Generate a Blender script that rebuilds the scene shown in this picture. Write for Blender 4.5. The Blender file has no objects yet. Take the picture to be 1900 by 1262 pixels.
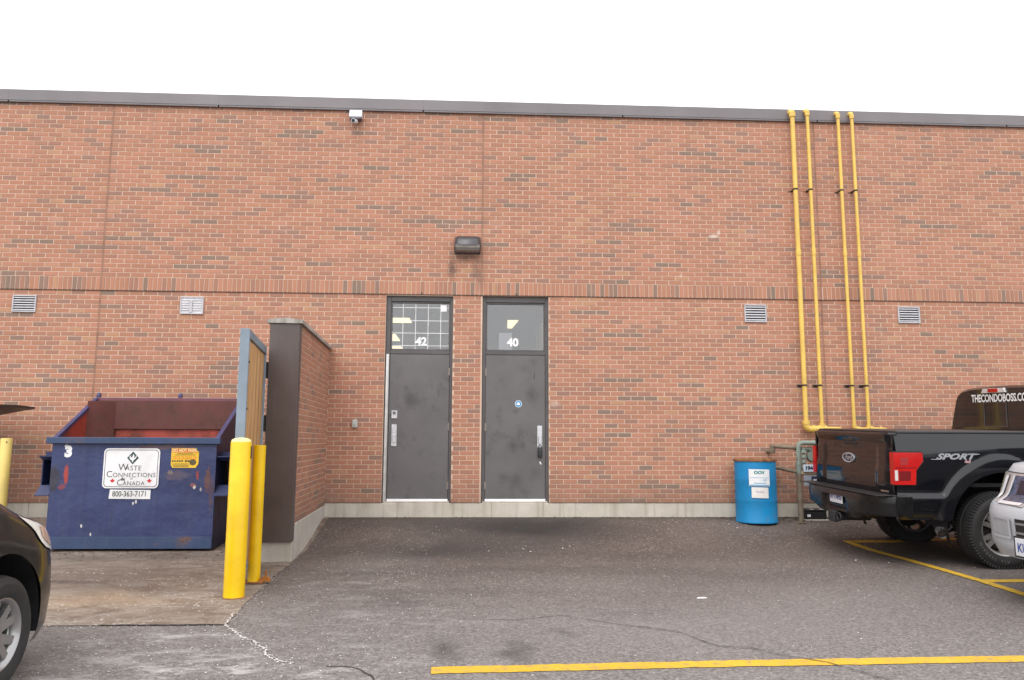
import bpy, bmesh, math, random
from mathutils import Vector, Matrix
random.seed(7)
S = bpy.context.scene
COL = S.collection
R = math.radians

# ------------------------------------------------------------------ camera
F_PX, CAM_D, CAM_H = 1425.0, 11.1977, 1.0807
YAW, PITCH, ROLL = 0.050254, 0.130525, 0.004167
fw = Vector((math.sin(YAW)*math.cos(PITCH), math.cos(YAW)*math.cos(PITCH), math.sin(PITCH)))
rt = Vector((math.cos(YAW), -math.sin(YAW), 0)); up = rt.cross(fw)
r2 = rt*math.cos(ROLL)+up*math.sin(ROLL); u2 = up*math.cos(ROLL)-rt*math.sin(ROLL)
cam_d = bpy.data.cameras.new('camera'); cam = bpy.data.objects.new('camera', cam_d); COL.objects.link(cam)
M = Matrix.Identity(4)
for i in range(3):
    M[i][0], M[i][1], M[i][2] = r2[i], u2[i], -fw[i]
M.translation = Vector((0, -CAM_D, CAM_H))
cam.matrix_world = M
cam_d.sensor_width = 36.0; cam_d.lens = 36.0*F_PX/1900.0
cam_d.clip_start = 0.05; cam_d.clip_end = 2000
S.camera = cam
def project(p):
    v = Vector(p)-Vector((0, -CAM_D, CAM_H)); z = v.dot(fw)
    return 950+F_PX*v.dot(r2)/z, 631-F_PX*v.dot(u2)/z

# ------------------------------------------------------------------ sky and light (overcast)
W = bpy.data.worlds.new('World'); S.world = W; W.use_nodes = True
nt = W.node_tree; nt.nodes.clear()
out = nt.nodes.new('ShaderNodeOutputWorld'); bg = nt.nodes.new('ShaderNodeBackground')
sky = nt.nodes.new('ShaderNodeTexSky'); sky.sky_type = 'NISHITA'; sky.sun_disc = False
sky.sun_elevation = R(52); sky.sun_rotation = R(200); sky.air_density = 1.0; sky.dust_density = 4.0
hsv = nt.nodes.new('ShaderNodeHueSaturation'); hsv.inputs['Saturation'].default_value = 0.10
mix = nt.nodes.new('ShaderNodeMixRGB'); mix.inputs['Fac'].default_value = 0.72
mix.inputs['Color2'].default_value = (13.2, 13.3, 13.6, 1)      # the even grey-white cloud deck
nt.links.new(sky.outputs[0], hsv.inputs['Color']); nt.links.new(hsv.outputs[0], mix.inputs['Color1'])
nt.links.new(mix.outputs[0], bg.inputs['Color']); nt.links.new(bg.outputs[0], out.inputs[0])
bg.inputs['Strength'].default_value = 0.12
sun_d = bpy.data.lights.new('sun', 'SUN'); sun_d.energy = 0.8; sun_d.angle = R(35); sun_d.color = (1, .97, .93)
sun = bpy.data.objects.new('sun', sun_d); COL.objects.link(sun)
sdir = Vector((math.sin(R(200))*math.cos(R(52)), math.cos(R(200))*math.cos(R(52)), math.sin(R(52))))
sun.rotation_euler = (-sdir).to_track_quat('-Z', 'Y').to_euler(); sun.location = (0, -20, 30)
S.view_settings.view_transform = 'Standard'; S.view_settings.look = 'None'
S.view_settings.gamma = 1; S.view_settings.use_curve_mapping = False
S.view_settings.exposure = 0.49

# ------------------------------------------------------------------ node helpers
def lin(h):
    h = h.lstrip('#'); o = []
    for i in (0, 2, 4):
        c = int(h[i:i+2], 16)/255
        o.append(c/12.92 if c <= .04045 else ((c+.055)/1.055)**2.4)
    return tuple(o)
class NT:
    def __init__(s, name):
        s.m = bpy.data.materials.new(name); s.m.use_nodes = True; s.t = s.m.node_tree; s.t.nodes.clear()
        s.out = s.n('ShaderNodeOutputMaterial')
    def n(s, ty, **kw):
        x = s.t.nodes.new(ty)
        for k, v in kw.items(): setattr(x, k, v)
        return x
    def set(s, sock, v):
        if isinstance(v, bpy.types.NodeSocket): s.t.links.new(v, sock)
        elif v is not None:
            if isinstance(v, tuple) and len(v) == 3 and sock.type == 'RGBA': v = (*v, 1)
            sock.default_value = v
    def coord(s, kind='Object'):
        return s.n('ShaderNodeTexCoord').outputs[kind]
    def pos(s):
        return s.n('ShaderNodeNewGeometry').outputs['Position']
    def mapping(s, vec, scale=(1, 1, 1), loc=(0, 0, 0), rot=(0, 0, 0)):
        x = s.n('ShaderNodeMapping'); s.set(x.inputs['Vector'], vec)
        x.inputs['Scale'].default_value = scale; x.inputs['Location'].default_value = loc; x.inputs['Rotation'].default_value = rot
        return x.outputs[0]
    def noise(s, vec, scale, detail=4, rough=.55, dist=0):
        x = s.n('ShaderNodeTexNoise'); s.set(x.inputs['Vector'], vec)
        x.inputs['Scale'].default_value = scale; x.inputs['Detail'].default_value = detail
        x.inputs['Roughness'].default_value = rough; x.inputs['Distortion'].default_value = dist
        return x.outputs['Fac']
    def vor(s, vec, scale, feature='F1', out='Distance'):
        x = s.n('ShaderNodeTexVoronoi', feature=feature); s.set(x.inputs['Vector'], vec); x.inputs['Scale'].default_value = scale
        return x.outputs[out]
    def ramp(s, f, stops):
        x = s.n('ShaderNodeValToRGB'); s.set(x.inputs[0], f); e = x.color_ramp.elements
        while len(e) < len(stops): e.new(.5)
        for k, (p, c) in enumerate(stops):
            e[k].position = p
            if not isinstance(c, tuple): c = (c, c, c)
            e[k].color = (*c, 1)
        return x.outputs[0]
    def mix(s, fac, a, b, mode='MIX'):
        x = s.n('ShaderNodeMixRGB', blend_type=mode); s.set(x.inputs[0], fac); s.set(x.inputs[1], a); s.set(x.inputs[2], b)
        return x.outputs[0]
    def math(s, op, a, b=0.0, clamp=False):
        x = s.n('ShaderNodeMath', operation=op, use_clamp=clamp); s.set(x.inputs[0], a); s.set(x.inputs[1], b)
        return x.outputs[0]
    def attr(s, name, out='Fac'):
        x = s.n('ShaderNodeAttribute', attribute_name=name); return x.outputs[out]
    def blob(s, c, r, soft=.6, wob=.35, wscale=1.5):
        """mask of an irregular spot on the ground round world point c with radii r (x, y)"""
        p = s.pos()
        n1 = s.noise(p, wscale, 4); w = s.n('ShaderNodeVectorMath', operation='ADD'); s.set(w.inputs[0], p)
        k = s.math('MULTIPLY', s.math('SUBTRACT', n1, .5), wob*2)
        cx = s.n('ShaderNodeCombineXYZ'); s.set(cx.inputs[0], k); s.set(cx.inputs[1], k); s.set(w.inputs[1], cx.outputs[0])
        q = s.mapping(w.outputs[0], (1/r[0], 1/r[1], 0), (-c[0]/r[0], -c[1]/r[1], 0))
        l = s.n('ShaderNodeVectorMath', operation='LENGTH'); s.set(l.inputs[0], q)
        return s.ramp(l.outputs['Value'], [(max(0, 1-soft), 1.0), (1.0, 0.0)])
    def wspot(s, cx, cz, rx, rz, wob=.12, ws=5.0, soft=.9):
        """irregular mark on the wall round (x, z)"""
        p = s.pos(); nz = s.math('MULTIPLY', s.math('SUBTRACT', s.noise(p, ws, 5, .7), .5), wob*2)
        v = s.n('ShaderNodeVectorMath', operation='ADD'); s.set(v.inputs[0], p)
        cb = s.n('ShaderNodeCombineXYZ'); s.set(cb.inputs[0], nz); s.set(cb.inputs[2], nz); s.set(v.inputs[1], cb.outputs[0])
        q = s.mapping(v.outputs[0], (1/rx, 0, 1/rz), (-cx/rx, 0, -cz/rz))
        l = s.n('ShaderNodeVectorMath', operation='LENGTH'); s.set(l.inputs[0], q)
        return s.ramp(l.outputs['Value'], [(max(0, 1-soft), 1.0), (1.0, 0.0)])
    def weather(s, c):
        """soot drips under the lamp, damp runs under the coping, splash dirt at the foot, lime bloom"""
        p = s.pos()
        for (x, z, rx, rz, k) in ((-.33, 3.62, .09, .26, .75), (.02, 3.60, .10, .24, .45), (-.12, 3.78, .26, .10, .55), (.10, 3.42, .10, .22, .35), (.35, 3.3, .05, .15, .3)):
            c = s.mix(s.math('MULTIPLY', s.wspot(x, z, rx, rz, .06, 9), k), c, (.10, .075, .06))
        sp = s.n('ShaderNodeSeparateXYZ'); s.set(sp.inputs[0], p)
        run = s.ramp(s.noise(s.mapping(p, (5.5, 1, .22)), 1.0, 6, .65), [(.5, 0.0), (.72, 1.0)])
        top = s.ramp(s.math('MULTIPLY', sp.outputs['Z'], .1), [(.46, 0.0), (.60, .38)])
        c = s.mix(s.math('MULTIPLY', run, top), c, (.30, .20, .155))
        foot = s.ramp(s.math('ADD', sp.outputs['Z'], s.math('MULTIPLY', s.math('SUBTRACT', s.noise(p, 2.2, 5), .5), .5)), [(.15, .45), (.62, 0.0)])
        c = s.mix(foot, c, (.185, .125, .095))
        bloom = s.ramp(s.noise(s.mapping(p, (1, 1, 1.5)), 1.35, 7, .7), [(.60, 0.0), (.78, .38)])
        c = s.mix(bloom, c, (.56, .42, .345))
        for (x, z, rx, rz, k) in ((1.19, 1.62, .10, .06, .3), (3.62, 4.17, .10, .03, .8), (3.70, 4.23, .03, .05, .7), (3.1, 3.55, .03, .02, .8)):
            c = s.mix(s.math('MULTIPLY', s.wspot(x, z, rx, rz, .03, 12, .6), k), c, (.66, .55, .48))
        return c
    def finish(s, color, rough=.6, metal=0.0, bump=None, bstr=.3, bdist=.01, spec=None, coat=0, coat_rough=.05, emit=None, estr=0, trans=0):
        b = s.n('ShaderNodeBsdfPrincipled')
        s.set(b.inputs['Base Color'], color); s.set(b.inputs['Roughness'], rough); s.set(b.inputs['Metallic'], metal)
        if spec is not None: b.inputs['Specular IOR Level'].default_value = spec
        if coat: b.inputs['Coat Weight'].default_value = coat; b.inputs['Coat Roughness'].default_value = coat_rough
        if trans: b.inputs['Transmission Weight'].default_value = trans
        if emit is not None:
            s.set(b.inputs['Emission Color'], emit); b.inputs['Emission Strength'].default_value = estr
        if bump is not None:
            bn = s.n('ShaderNodeBump'); s.set(bn.inputs['Height'], bump); bn.inputs['Strength'].default_value = bstr; bn.inputs['Distance'].default_value = bdist
            s.t.links.new(bn.outputs[0], b.inputs['Normal'])
        s.t.links.new(b.outputs[0], s.out.inputs[0]); s.bsdf = b
        return s.m
_mc = {}
def plain(name, c, rough=.5, metal=0.0, var=.12, vs=6.0, bump=0.0, bs=60, coat=0, spec=None):
    if name in _mc: return _mc[name]
    if isinstance(c, str): c = lin(c)
    t = NT(name); co = t.coord()
    n = t.noise(co, vs, 5, .6)
    d = tuple(x*(1-var) for x in c); l = tuple(min(1, x*(1+var)) for x in c)
    colr = t.ramp(n, [(.3, d), (.7, l)])
    rr = t.ramp(t.noise(co, vs*2.3, 3), [(.3, max(.02, rough-.06)), (.7, min(1, rough+.08))])
    _mc[name] = t.finish(colr, rr, metal, bump=t.noise(co, bs, 4) if bump else None, bstr=bump, bdist=.004, coat=coat, spec=spec)
    return _mc[name]

# ------------------------------------------------------------------ mesh helpers
class MB:
    def __init__(s): s.v = []; s.f = []; s.mi = []; s.tone = []
    def add(s, vs, fs, mi=0, tone=0.0, T=None):
        o = len(s.v)
        s.v += [tuple(T @ Vector(p)) if T else tuple(p) for p in vs]
        for f in fs: s.f.append(tuple(i+o for i in f)); s.mi.append(mi); s.tone.append(tone)
        return s
    def box(s, x0, x1, y0, y1, z0, z1, mi=0, T=None):
        v = [(x, y, z) for x in (x0, x1) for y in (y0, y1) for z in (z0, z1)]
        return s.add(v, [(0, 1, 3, 2), (4, 6, 7, 5), (0, 4, 5, 1), (2, 3, 7, 6), (0, 2, 6, 4), (1, 5, 7, 3)], mi, T=T)
    def cbox(s, x0, x1, y0, y1, z0, z1, b=.004, mi=0, T=None):
        """box with chamfered edges"""
        v = []; idx = {}
        for ax in range(3):
            for sx in (0, 1):
                for sy in (0, 1):
                    for sz in (0, 1):
                        p = [(x0, x1)[sx], (y0, y1)[sy], (z0, z1)[sz]]
                        sg = [1-2*sx, 1-2*sy, 1-2*sz]
                        for k in range(3):
                            if k != ax: p[k] += sg[k]*b
                        idx[(ax, sx, sy, sz)] = len(v); v.append(tuple(p))
        f = []
        for ax in range(3):
            o = [k for k in range(3) if k != ax]
            for s0 in (0, 1):
                q = []
                for (a, c) in ((0, 0), (1, 0), (1, 1), (0, 1)):
                    t = [0, 0, 0]; t[ax] = s0; t[o[0]] = a; t[o[1]] = c; q.append(idx[(ax, *t)])
                f.append(q)
        for (a, c) in ((0, 1), (0, 2), (1, 2)):
            k = 3-a-c
            for sa in (0, 1):
                for sc in (0, 1):
                    q = []
                    for (ax, sk) in ((a, 0), (a, 1), (c, 1), (c, 0)):
                        t = [0, 0, 0]; t[a] = sa; t[c] = sc; t[k] = sk; q.append(idx[(ax, *t)])
                    f.append(q)
        for sx in (0, 1):
            for sy in (0, 1):
                for sz in (0, 1): f.append([idx[(ax, sx, sy, sz)] for ax in range(3)])
        return s.add(v, f, mi, T=T)
    def tube(s, pts, r, n=12, mi=0, caps=True, T=None):
        pts = [Vector(p) for p in pts]; rs = r if isinstance(r, (list, tuple)) else [r]*len(pts)
        vs = []; fs = []; prev = None
        for i, p in enumerate(pts):
            if i == 0: d = pts[1]-p
            elif i == len(pts)-1: d = p-pts[i-1]
            else: d = (pts[i+1]-p).normalized()+(p-pts[i-1]).normalized()
            d.normalize()
            a = Vector((0, 0, 1)) if abs(d.z) < .9 else Vector((1, 0, 0))
            if prev is not None: a = prev
            x = (a-d*a.dot(d)).normalized(); prev = x; y = d.cross(x)
            for k in range(n):
                t = 2*math.pi*k/n; vs.append(p+(x*math.cos(t)+y*math.sin(t))*rs[i])
        for i in range(len(pts)-1):
            for k in range(n):
                k2 = (k+1) % n; fs.append((i*n+k, i*n+k2, (i+1)*n+k2, (i+1)*n+k))
        if caps: fs.append(tuple(range(n))[::-1]); fs.append(tuple((len(pts)-1)*n+k for k in range(n)))
        return s.add(vs, fs, mi, T=T)
    def lathe(s, prof, n=32, axis='Z', c=(0, 0, 0), mi=0, T=None, a0=0, a1=None):
        """prof: (radius, along-axis) pairs"""
        vs = []; fs = []; m = len(prof); full = a1 is None; a1 = a0+2*math.pi if full else a1
        cnt = n if full else n+1
        for k in range(cnt):
            t = a0+(a1-a0)*k/n
            for (r, h) in prof:
                a, b = r*math.cos(t), r*math.sin(t)
                p = (a, b, h) if axis == 'Z' else ((b, h, a) if axis == 'Y' else (h, a, b))
                vs.append((p[0]+c[0], p[1]+c[1], p[2]+c[2]))
        for k in range(n):
            k2 = (k+1) % cnt
            for j in range(m-1): fs.append((k*m+j, k2*m+j, k2*m+j+1, k*m+j+1))
        return s.add(vs, fs, mi, T=T)
    def prism(s, poly, a, b, plane='XZ', mi=0, T=None):
        """poly of 2-D points extruded from a to b along the missing axis"""
        def P(q, h): return {'XZ': (q[0], h, q[1]), 'XY': (q[0], q[1], h), 'YZ': (h, q[0], q[1])}[plane]
        n = len(poly); vs = [P(q, a) for q in poly]+[P(q, b) for q in poly]
        fs = [tuple(range(n)), tuple(range(2*n-1, n-1, -1))]+[(k, (k+1) % n, n+(k+1) % n, n+k) for k in range(n)]
        return s.add(vs, fs, mi, T=T)
    def flat(s, poly, plane, h, mi=0):
        P = {'XZ': lambda q: (q[0], h, q[1]), 'XY': lambda q: (q[0], q[1], h), 'YZ': lambda q: (h, q[0], q[1])}[plane]
        return s.add([P(q) for q in poly], [tuple(range(len(poly)))], mi)
    def grid(s, rows, mi=0, close=False, T=None):
        m = len(rows[0]); vs = [p for r in rows for p in r]; fs = []
        for i in range(len(rows)-1):
            for j in range(m if close else m-1):
                j2 = (j+1) % m; fs.append((i*m+j, i*m+j2, (i+1)*m+j2, (i+1)*m+j))
        return s.add(vs, fs, mi, T=T)
    def mesh(s, name, mats, smooth=None, weld=False, fixn=True):
        me = bpy.data.meshes.new(name); me.from_pydata([tuple(v) for v in s.v], [], s.f)
        for m in (mats if isinstance(mats, (list, tuple)) else [mats]): me.materials.append(m)
        me.polygons.foreach_set('material_index', s.mi)
        if any(s.tone):
            a = me.attributes.new('tone', 'FLOAT', 'FACE'); a.data.foreach_set('value', s.tone)
        if fixn or weld:
            bm = bmesh.new(); bm.from_mesh(me)
            if weld: bmesh.ops.remove_doubles(bm, verts=bm.verts, dist=1e-4)
            if fixn: bmesh.ops.recalc_face_normals(bm, faces=bm.faces)
            bm.to_mesh(me); bm.free()
        if smooth is not None:
            me.shade_smooth(); me.set_sharp_from_angle(angle=R(smooth))
        me.update(); return me
    def build(s, name, mats, parent=None, smooth=None, weld=False, label=None, kind=None, fixn=True):
        o = bpy.data.objects.new(name, s.mesh(name, mats, smooth, weld, fixn)); COL.objects.link(o)
        if parent is not None: o.parent = parent
        if label: o['label'] = label
        if kind: o['kind'] = kind
        return o
def thing(name, label, cat, loc=(0, 0, 0), rot=(0, 0, 0), group=None):
    o = bpy.data.objects.new(name, None); o.empty_display_size = .2; COL.objects.link(o)
    o.location = loc; o.rotation_euler = rot; tag(o, label, cat, group); return o
def tag(o, label, cat, group=None):
    o['label'] = label; o['category'] = cat
    if group: o['group'] = group
    return o
def structure(o): o['kind'] = 'structure'; return o
_font = None
def text(mb, s, size, T, align='CENTER', sx=1.0, bold=0.0, mi=0, shear=0.0, space=1.0):
    """flat lettering of the default font, laid in its XY plane, carried by matrix T"""
    cu = bpy.data.curves.new('t', 'FONT'); cu.body = s; cu.size = size; cu.align_x = align; cu.align_y = 'CENTER'
    cu.offset = bold; cu.shear = shear; cu.space_character = space; cu.resolution_u = 3; cu.fill_mode = 'FRONT' if False else cu.fill_mode
    o = bpy.data.objects.new('t', cu)
    COL.objects.link(o); bpy.context.view_layer.update()
    me = bpy.data.meshes.new_from_object(o)
    T2 = T @ Matrix.Diagonal((sx, 1, 1, 1))
    mb.add([v.co[:] for v in me.vertices], [tuple(p.vertices) for p in me.polygons], mi, T=T2)
    COL.objects.unlink(o); bpy.data.objects.remove(o); bpy.data.meshes.remove(me); bpy.data.curves.remove(cu)
def frame(o, x, y):
    """matrix whose local X, Y run along x, y, with origin o"""
    x = Vector(x).normalized(); y = Vector(y); y = (y-x*y.dot(x)).normalized(); z = x.cross(y)
    m = Matrix.Identity(4)
    for i in range(3): m[i][0], m[i][1], m[i][2], m[i][3] = x[i], y[i], z[i], o[i]
    return m
XZ = lambda x, y, z: frame((x, y, z), (1, 0, 0), (0, 0, 1))     # lettering on a face that looks to -Y

# ground level falls away from the building
GX = [-1, 0, .3, .6, 1.0, 1.5, 1.9, 2.7, 4.5, 7, 11, 16, 40, 400]
GZ = [0, 0, -.025, -.065, -.128, -.192, -.220, -.238, -.285, -.345, -.44, -.5, -.5, -.5]
def interp(x, xs, ys):
    if x <= xs[0]: return ys[0]
    for i in range(len(xs)-1):
        if x <= xs[i+1]:
            t = (x-xs[i])/(xs[i+1]-xs[i]); return ys[i]+(ys[i+1]-ys[i])*t
    return ys[-1]
def smo(x, xs, ys, w=.12):
    return (interp(x-w, xs, ys)+2*interp(x, xs, ys)+interp(x+w, xs, ys))/4
def zg(y): return interp(-y, GX, GZ) if -y < .2 else smo(-y, GX, GZ)

# ================================================================== MATERIALS
def mat_brick():
    t = NT('brick'); co = t.pos(); tone = t.attr('tone')
    base = t.ramp(tone, [(0, (.235, .168, .130)), (.09, (.265, .172, .132)), (.15, (.295, .178, .138)), (.22, (.345, .180, .130)), (.5, (.405, .197, .127)), (.78, (.45, .213, .141)), (.92, (.455, .225, .155)), (1, (.45, .245, .15))])
    fine = t.noise(t.mapping(co, (1, 1, 1.6)), 95, 4, .7)
    c = t.mix(.55, base, t.ramp(fine, [(.3, .38), (.7, .62)]), 'OVERLAY')
    big = t.noise(co, .9, 3)
    c = t.mix(.35, c, t.ramp(big, [(.3, .44), (.7, .56)]), 'OVERLAY')
    # soot below the wall lamp and faint damp runs
    st = t.ramp(t.noise(t.mapping(co, (7, 1, .55)), 1.0, 4), [(.55, 0), (.75, .22)])
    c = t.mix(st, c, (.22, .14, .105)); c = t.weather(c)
    return t.finish(c, .88, bump=fine, bstr=.35, bdist=.003, spec=.25)
def mat_mortar():
    t = NT('mortar'); co = t.pos()
    c = t.ramp(t.noise(co, 3.0, 6, .65), [(.3, (.56, .405, .31)), (.7, (.66, .495, .39))])
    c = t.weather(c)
    return t.finish(c, .95, bump=t.noise(co, 140, 3), bstr=.4, bdist=.002, spec=.2)
def mat_concrete(name, a, b, stain=(.22, .17, .12), s=.5):
    t = NT(name); co = t.pos()
    c = t.ramp(t.noise(co, 2.2, 8, .65), [(.3, a), (.7, b)])
    pit = t.ramp(t.vor(co, 38), [(.0, 0.0), (.13, 1.0)])
    n2 = t.noise(co, 5.0, 3)
    c = t.mix(t.math('MULTIPLY', t.math('SUBTRACT', 1.0, pit), t.ramp(n2, [(.45, 0), (.6, .7)])), c, tuple(x*.45 for x in a))
    run = t.ramp(t.noise(t.mapping(co, (9, 9, .8)), 1.0, 5), [(.5, 0.0), (.72, s)])
    c = t.mix(run, c, stain)
    return t.finish(c, .9, bump=t.noise(co, 60, 6, .7), bstr=.4, bdist=.004, spec=.25)
def mat_asphalt():
    t = NT('asphalt'); co = t.pos()
    big = t.noise(co, .45, 5, .6); mid = t.noise(co, 2.6, 5, .6)
    c = t.ramp(big, [(.3, (.098, .075, .064)), (.7, (.142, .114, .100))])
    c = t.mix(.6, c, t.ramp(mid, [(.3, .42), (.7, .58)]), 'OVERLAY')
    # aggregate: every stone its own grey
    ag = t.vor(co, 68, out='Color')
    sep = t.n('ShaderNodeSeparateColor'); t.set(sep.inputs[0], ag)
    c = t.mix(.72, c, t.ramp(sep.outputs[0], [(0, .25), (.5, .49), (.9, .62), (1, .84)]), 'OVERLAY')
    spk = t.ramp(sep.outputs[1], [(.955, 0.0), (.98, 1.0)])
    dens = t.ramp(t.noise(co, 1.1, 4), [(.35, .12), (.7, .75)])
    c = t.mix(t.math('MULTIPLY', spk, dens), c, (.52, .49, .46))
    # damp band along the foundation, worn grey toward the lane
    sepp = t.n('ShaderNodeSeparateXYZ'); t.set(sepp.inputs[0], co)
    lane = t.ramp(t.math('MULTIPLY', t.math('ADD', sepp.outputs['Y'], t.math('MULTIPLY', mid, 1.2)), -.12), [(.18, 0.0), (.72, .85)])
    c = t.mix(lane, c, t.mix(.75, (.200, .182, .175), t.ramp(sep.outputs[0], [(0, .25), (.5, .49), (.9, .62), (1, .82)]), 'OVERLAY'))
    # oil stain in front of the doors, tyre marks, drips
    gr = t.noise(co, 26, 6, .75)
    c = t.mix(.45, c, t.ramp(gr, [(.3, .38), (.7, .62)]), 'OVERLAY')
    o1 = t.math('MULTIPLY', t.blob((.75, -.62), (1.9, 1.25), .80, .5, 1.4), .95)
    c = t.mix(o1, c, (.034, .030, .029))
    o2 = t.math('MULTIPLY', t.blob((-.30, -1.85), (1.7, .80), .85, .5, 1.6), .72)
    c = t.mix(o2, c, (.045, .040, .038))
    for (p, r, k) in (((-.15, -5.75), (.16, .42), .75), ((.33, -5.8), (.14, .40), .65), ((.70, -5.35), (.18, .2), .6), ((-.6, -4.4), (.3, .25), .45), ((1.3, -4.9), (.5, .2), .3), ((-1.05, -3.2), (.9, .10), .4), ((5.4, -2.3), (1.2, .8), .5)):
        c = t.mix(t.math('MULTIPLY', t.blob(p, r, .9, .3, 3.0), k), c, (.058, .052, .05))
    # road salt dried on the lane
    sn = t.noise(t.mapping(co, (1.0, 2.2, 1), rot=(0, 0, .35)), 2.4, 9, .74)
    sm = t.ramp(sn, [(.50, 0.0), (.66, 1.0)])
    for (p, r, k) in (((-1.75, -6.3), (1.35, .85), .70), ((-2.3, -5.5), (.8, .35), .5), ((-.9, -5.3), (1.5, 1.6), .22), ((-1.2, -3.6), (.8, 1.0), .24), ((-.4, -6.2), (.8, .5), .25), ((.3, -6.9), (3.5, .7), .2)):
        c = t.mix(t.math('MULTIPLY', t.math('MULTIPLY', t.blob(p, r, .9, .5, 2.0), sm), k), c, (.62, .60, .59))
    for (p, r, k) in (((.2, -3.0), (3.2, .28), .30), ((-.4, -4.0), (2.2, .22), .26), ((1.9, -2.2), (2.0, .5), .25), ((2.6, -3.3), (1.4, .5), .22), ((-.2, -.35), (2.6, .5), .4)):
        c = t.mix(t.math('MULTIPLY', t.blob(p, r, .95, .55, 2.2), k), c, (.050, .044, .041))
    for (p, r, k) in (((1.6, -5.2), (2.2, .9), .32), ((3.3, -4.4), (1.5, .9), .25), ((-.9, -2.6), (.9, .9), .25), ((1.2, -3.7), (1.2, .5), .22)):
        c = t.mix(t.math('MULTIPLY', t.math('MULTIPLY', t.blob(p, r, .95, .7, 1.8), t.ramp(gr, [(.35, .2), (.65, 1.0)])), k), c, (.30, .275, .26))
    nearw = t.math('ADD', t.math('MULTIPLY', t.math('ADD', sepp.outputs['Y'], t.math('MULTIPLY', t.math('SUBTRACT', mid, .5), .4)), 1.0), 1.0)
    c = t.mix(t.ramp(nearw, [(.72, 0.0), (.95, .6)]), c, (.055, .046, .04))
    rough = t.ramp(mid, [(.3, .72), (.7, .9)])
    h = t.math('ADD', t.math('MULTIPLY', t.vor(co, 85), .6), t.noise(co, 30, 4))
    return t.finish(c, rough, bump=h, bstr=.4, bdist=.005, spec=.3)
def mat_pad():
    t = NT('pad_concrete'); co = t.pos()
    c = t.ramp(t.noise(co, 1.4, 7, .65), [(.3, (.20, .160, .130)), (.7, (.31, .262, .220))])
    run = t.noise(t.mapping(co, (1.3, 2.5, 1), rot=(0, 0, .45)), 1.5, 12, .78, 1.6)
    c = t.mix(t.ramp(run, [(.42, 0.0), (.62, .85)]), c, (.115, .070, .047))
    c = t.mix(t.math('MULTIPLY', t.blob((-3.6, -3.3), (1.9, 1.1), .9, .8, 1.2), .60), c, (.10, .072, .057))
    c = t.mix(t.math('MULTIPLY', t.blob((-3.1, -4.3), (1.0, .45), .9, .6, 2), .5), c, (.36, .25, .155))
    c = t.mix(t.math('MULTIPLY', t.blob((-4.0, -3.5), (1.0, .12), .9, .3, 2), .75), c, (.06, .045, .042))
    c = t.mix(t.math('MULTIPLY', t.blob((-3.5, -2.1), (2.4, .35), .9, .5, 2), .7), c, (.105, .085, .07))
    s = t.ramp(t.noise(co, 26, 7, .8), [(.55, 0.0), (.64, .85)])
    c = t.mix(t.math('MULTIPLY', s, t.ramp(t.noise(t.mapping(co, (.7, 2.5, 1)), 1.6, 3), [(.45, 0), (.65, 1)])), c, (.62, .58, .52))
    return t.finish(c, .82, bump=t.noise(co, 45, 7, .7), bstr=.45, bdist=.005, spec=.3)
def mat_paint(name, c, wear=.35, ws=14):
    t = NT(name); co = t.pos()
    n = t.noise(co, ws, 8, .72); k = t.ramp(n, [(.30, wear), (.50, 0)])
    agg = t.vor(co, 85, out='Color'); sep = t.n('ShaderNodeSeparateColor'); t.set(sep.inputs[0], agg)
    cc = t.mix(.4, c, t.ramp(sep.outputs[0], [(0, .42), (1, .58)]), 'OVERLAY')
    cc = t.mix(.5, cc, t.ramp(t.noise(co, 3, 4), [(.3, .42), (.7, .56)]), 'OVERLAY')
    cc = t.mix(k, cc, (.17, .15, .13))
    return t.finish(cc, .75, bump=t.vor(co, 85), bstr=.4, bdist=.004)
def mat_weathered(name, base, rust=.3, rough=.5, rustc=(.13, .045, .02), scale=3.0, metal=0.0, sm=(.55, .72), dust=.25):
    t = NT(name); co = t.coord()
    c = t.ramp(t.noise(co, 2.2, 6, .6), [(.3, tuple(x*.8 for x in base)), (.7, tuple(x*1.2 for x in base))])
    streak = t.noise(t.mapping(co, (6, 6, .7)), 1.6, 6, .65)
    c = t.mix(t.ramp(streak, [(.52, 0), (.8, dust)]), c, tuple(.5*x+.09 for x in base))
    n = t.noise(co, scale, 10, .72); n2 = t.noise(co, scale*.45, 3)
    k = t.ramp(t.math('ADD', n, t.math('MULTIPLY', t.math('SUBTRACT', n2, .5), .5)), [(sm[0], 0), (sm[1], rust)])
    rc = t.ramp(t.noise(co, 30, 5), [(.3, tuple(x*.6 for x in rustc)), (.7, tuple(x*1.8 for x in rustc))])
    c = t.mix(k, c, rc)
    r = t.mix(k, (rough,)*3, (.9,)*3)
    return t.finish(c, r, metal, bump=t.math('ADD', t.noise(co, 4, 3), t.math('MULTIPLY', n, .5)), bstr=.25, bdist=.01)
def mat_glass(name, tint=(1, 1, 1), refl=1.0, rough=0.02):
    t = NT(name)
    tr = t.n('ShaderNodeBsdfTransparent'); t.set(tr.inputs[0], tint)
    gl = t.n('ShaderNodeBsdfGlossy'); gl.inputs['Roughness'].default_value = rough
    fr = t.n('ShaderNodeFresnel'); fr.inputs['IOR'].default_value = 1.5
    mx = t.n('ShaderNodeMixShader'); t.set(mx.inputs[0], t.math('MULTIPLY', fr.outputs[0], refl, True))
    t.t.links.new(tr.outputs[0], mx.inputs[1]); t.t.links.new(gl.outputs[0], mx.inputs[2]); t.t.links.new(mx.outputs[0], t.out.inputs[0])
    return t.m
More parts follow.
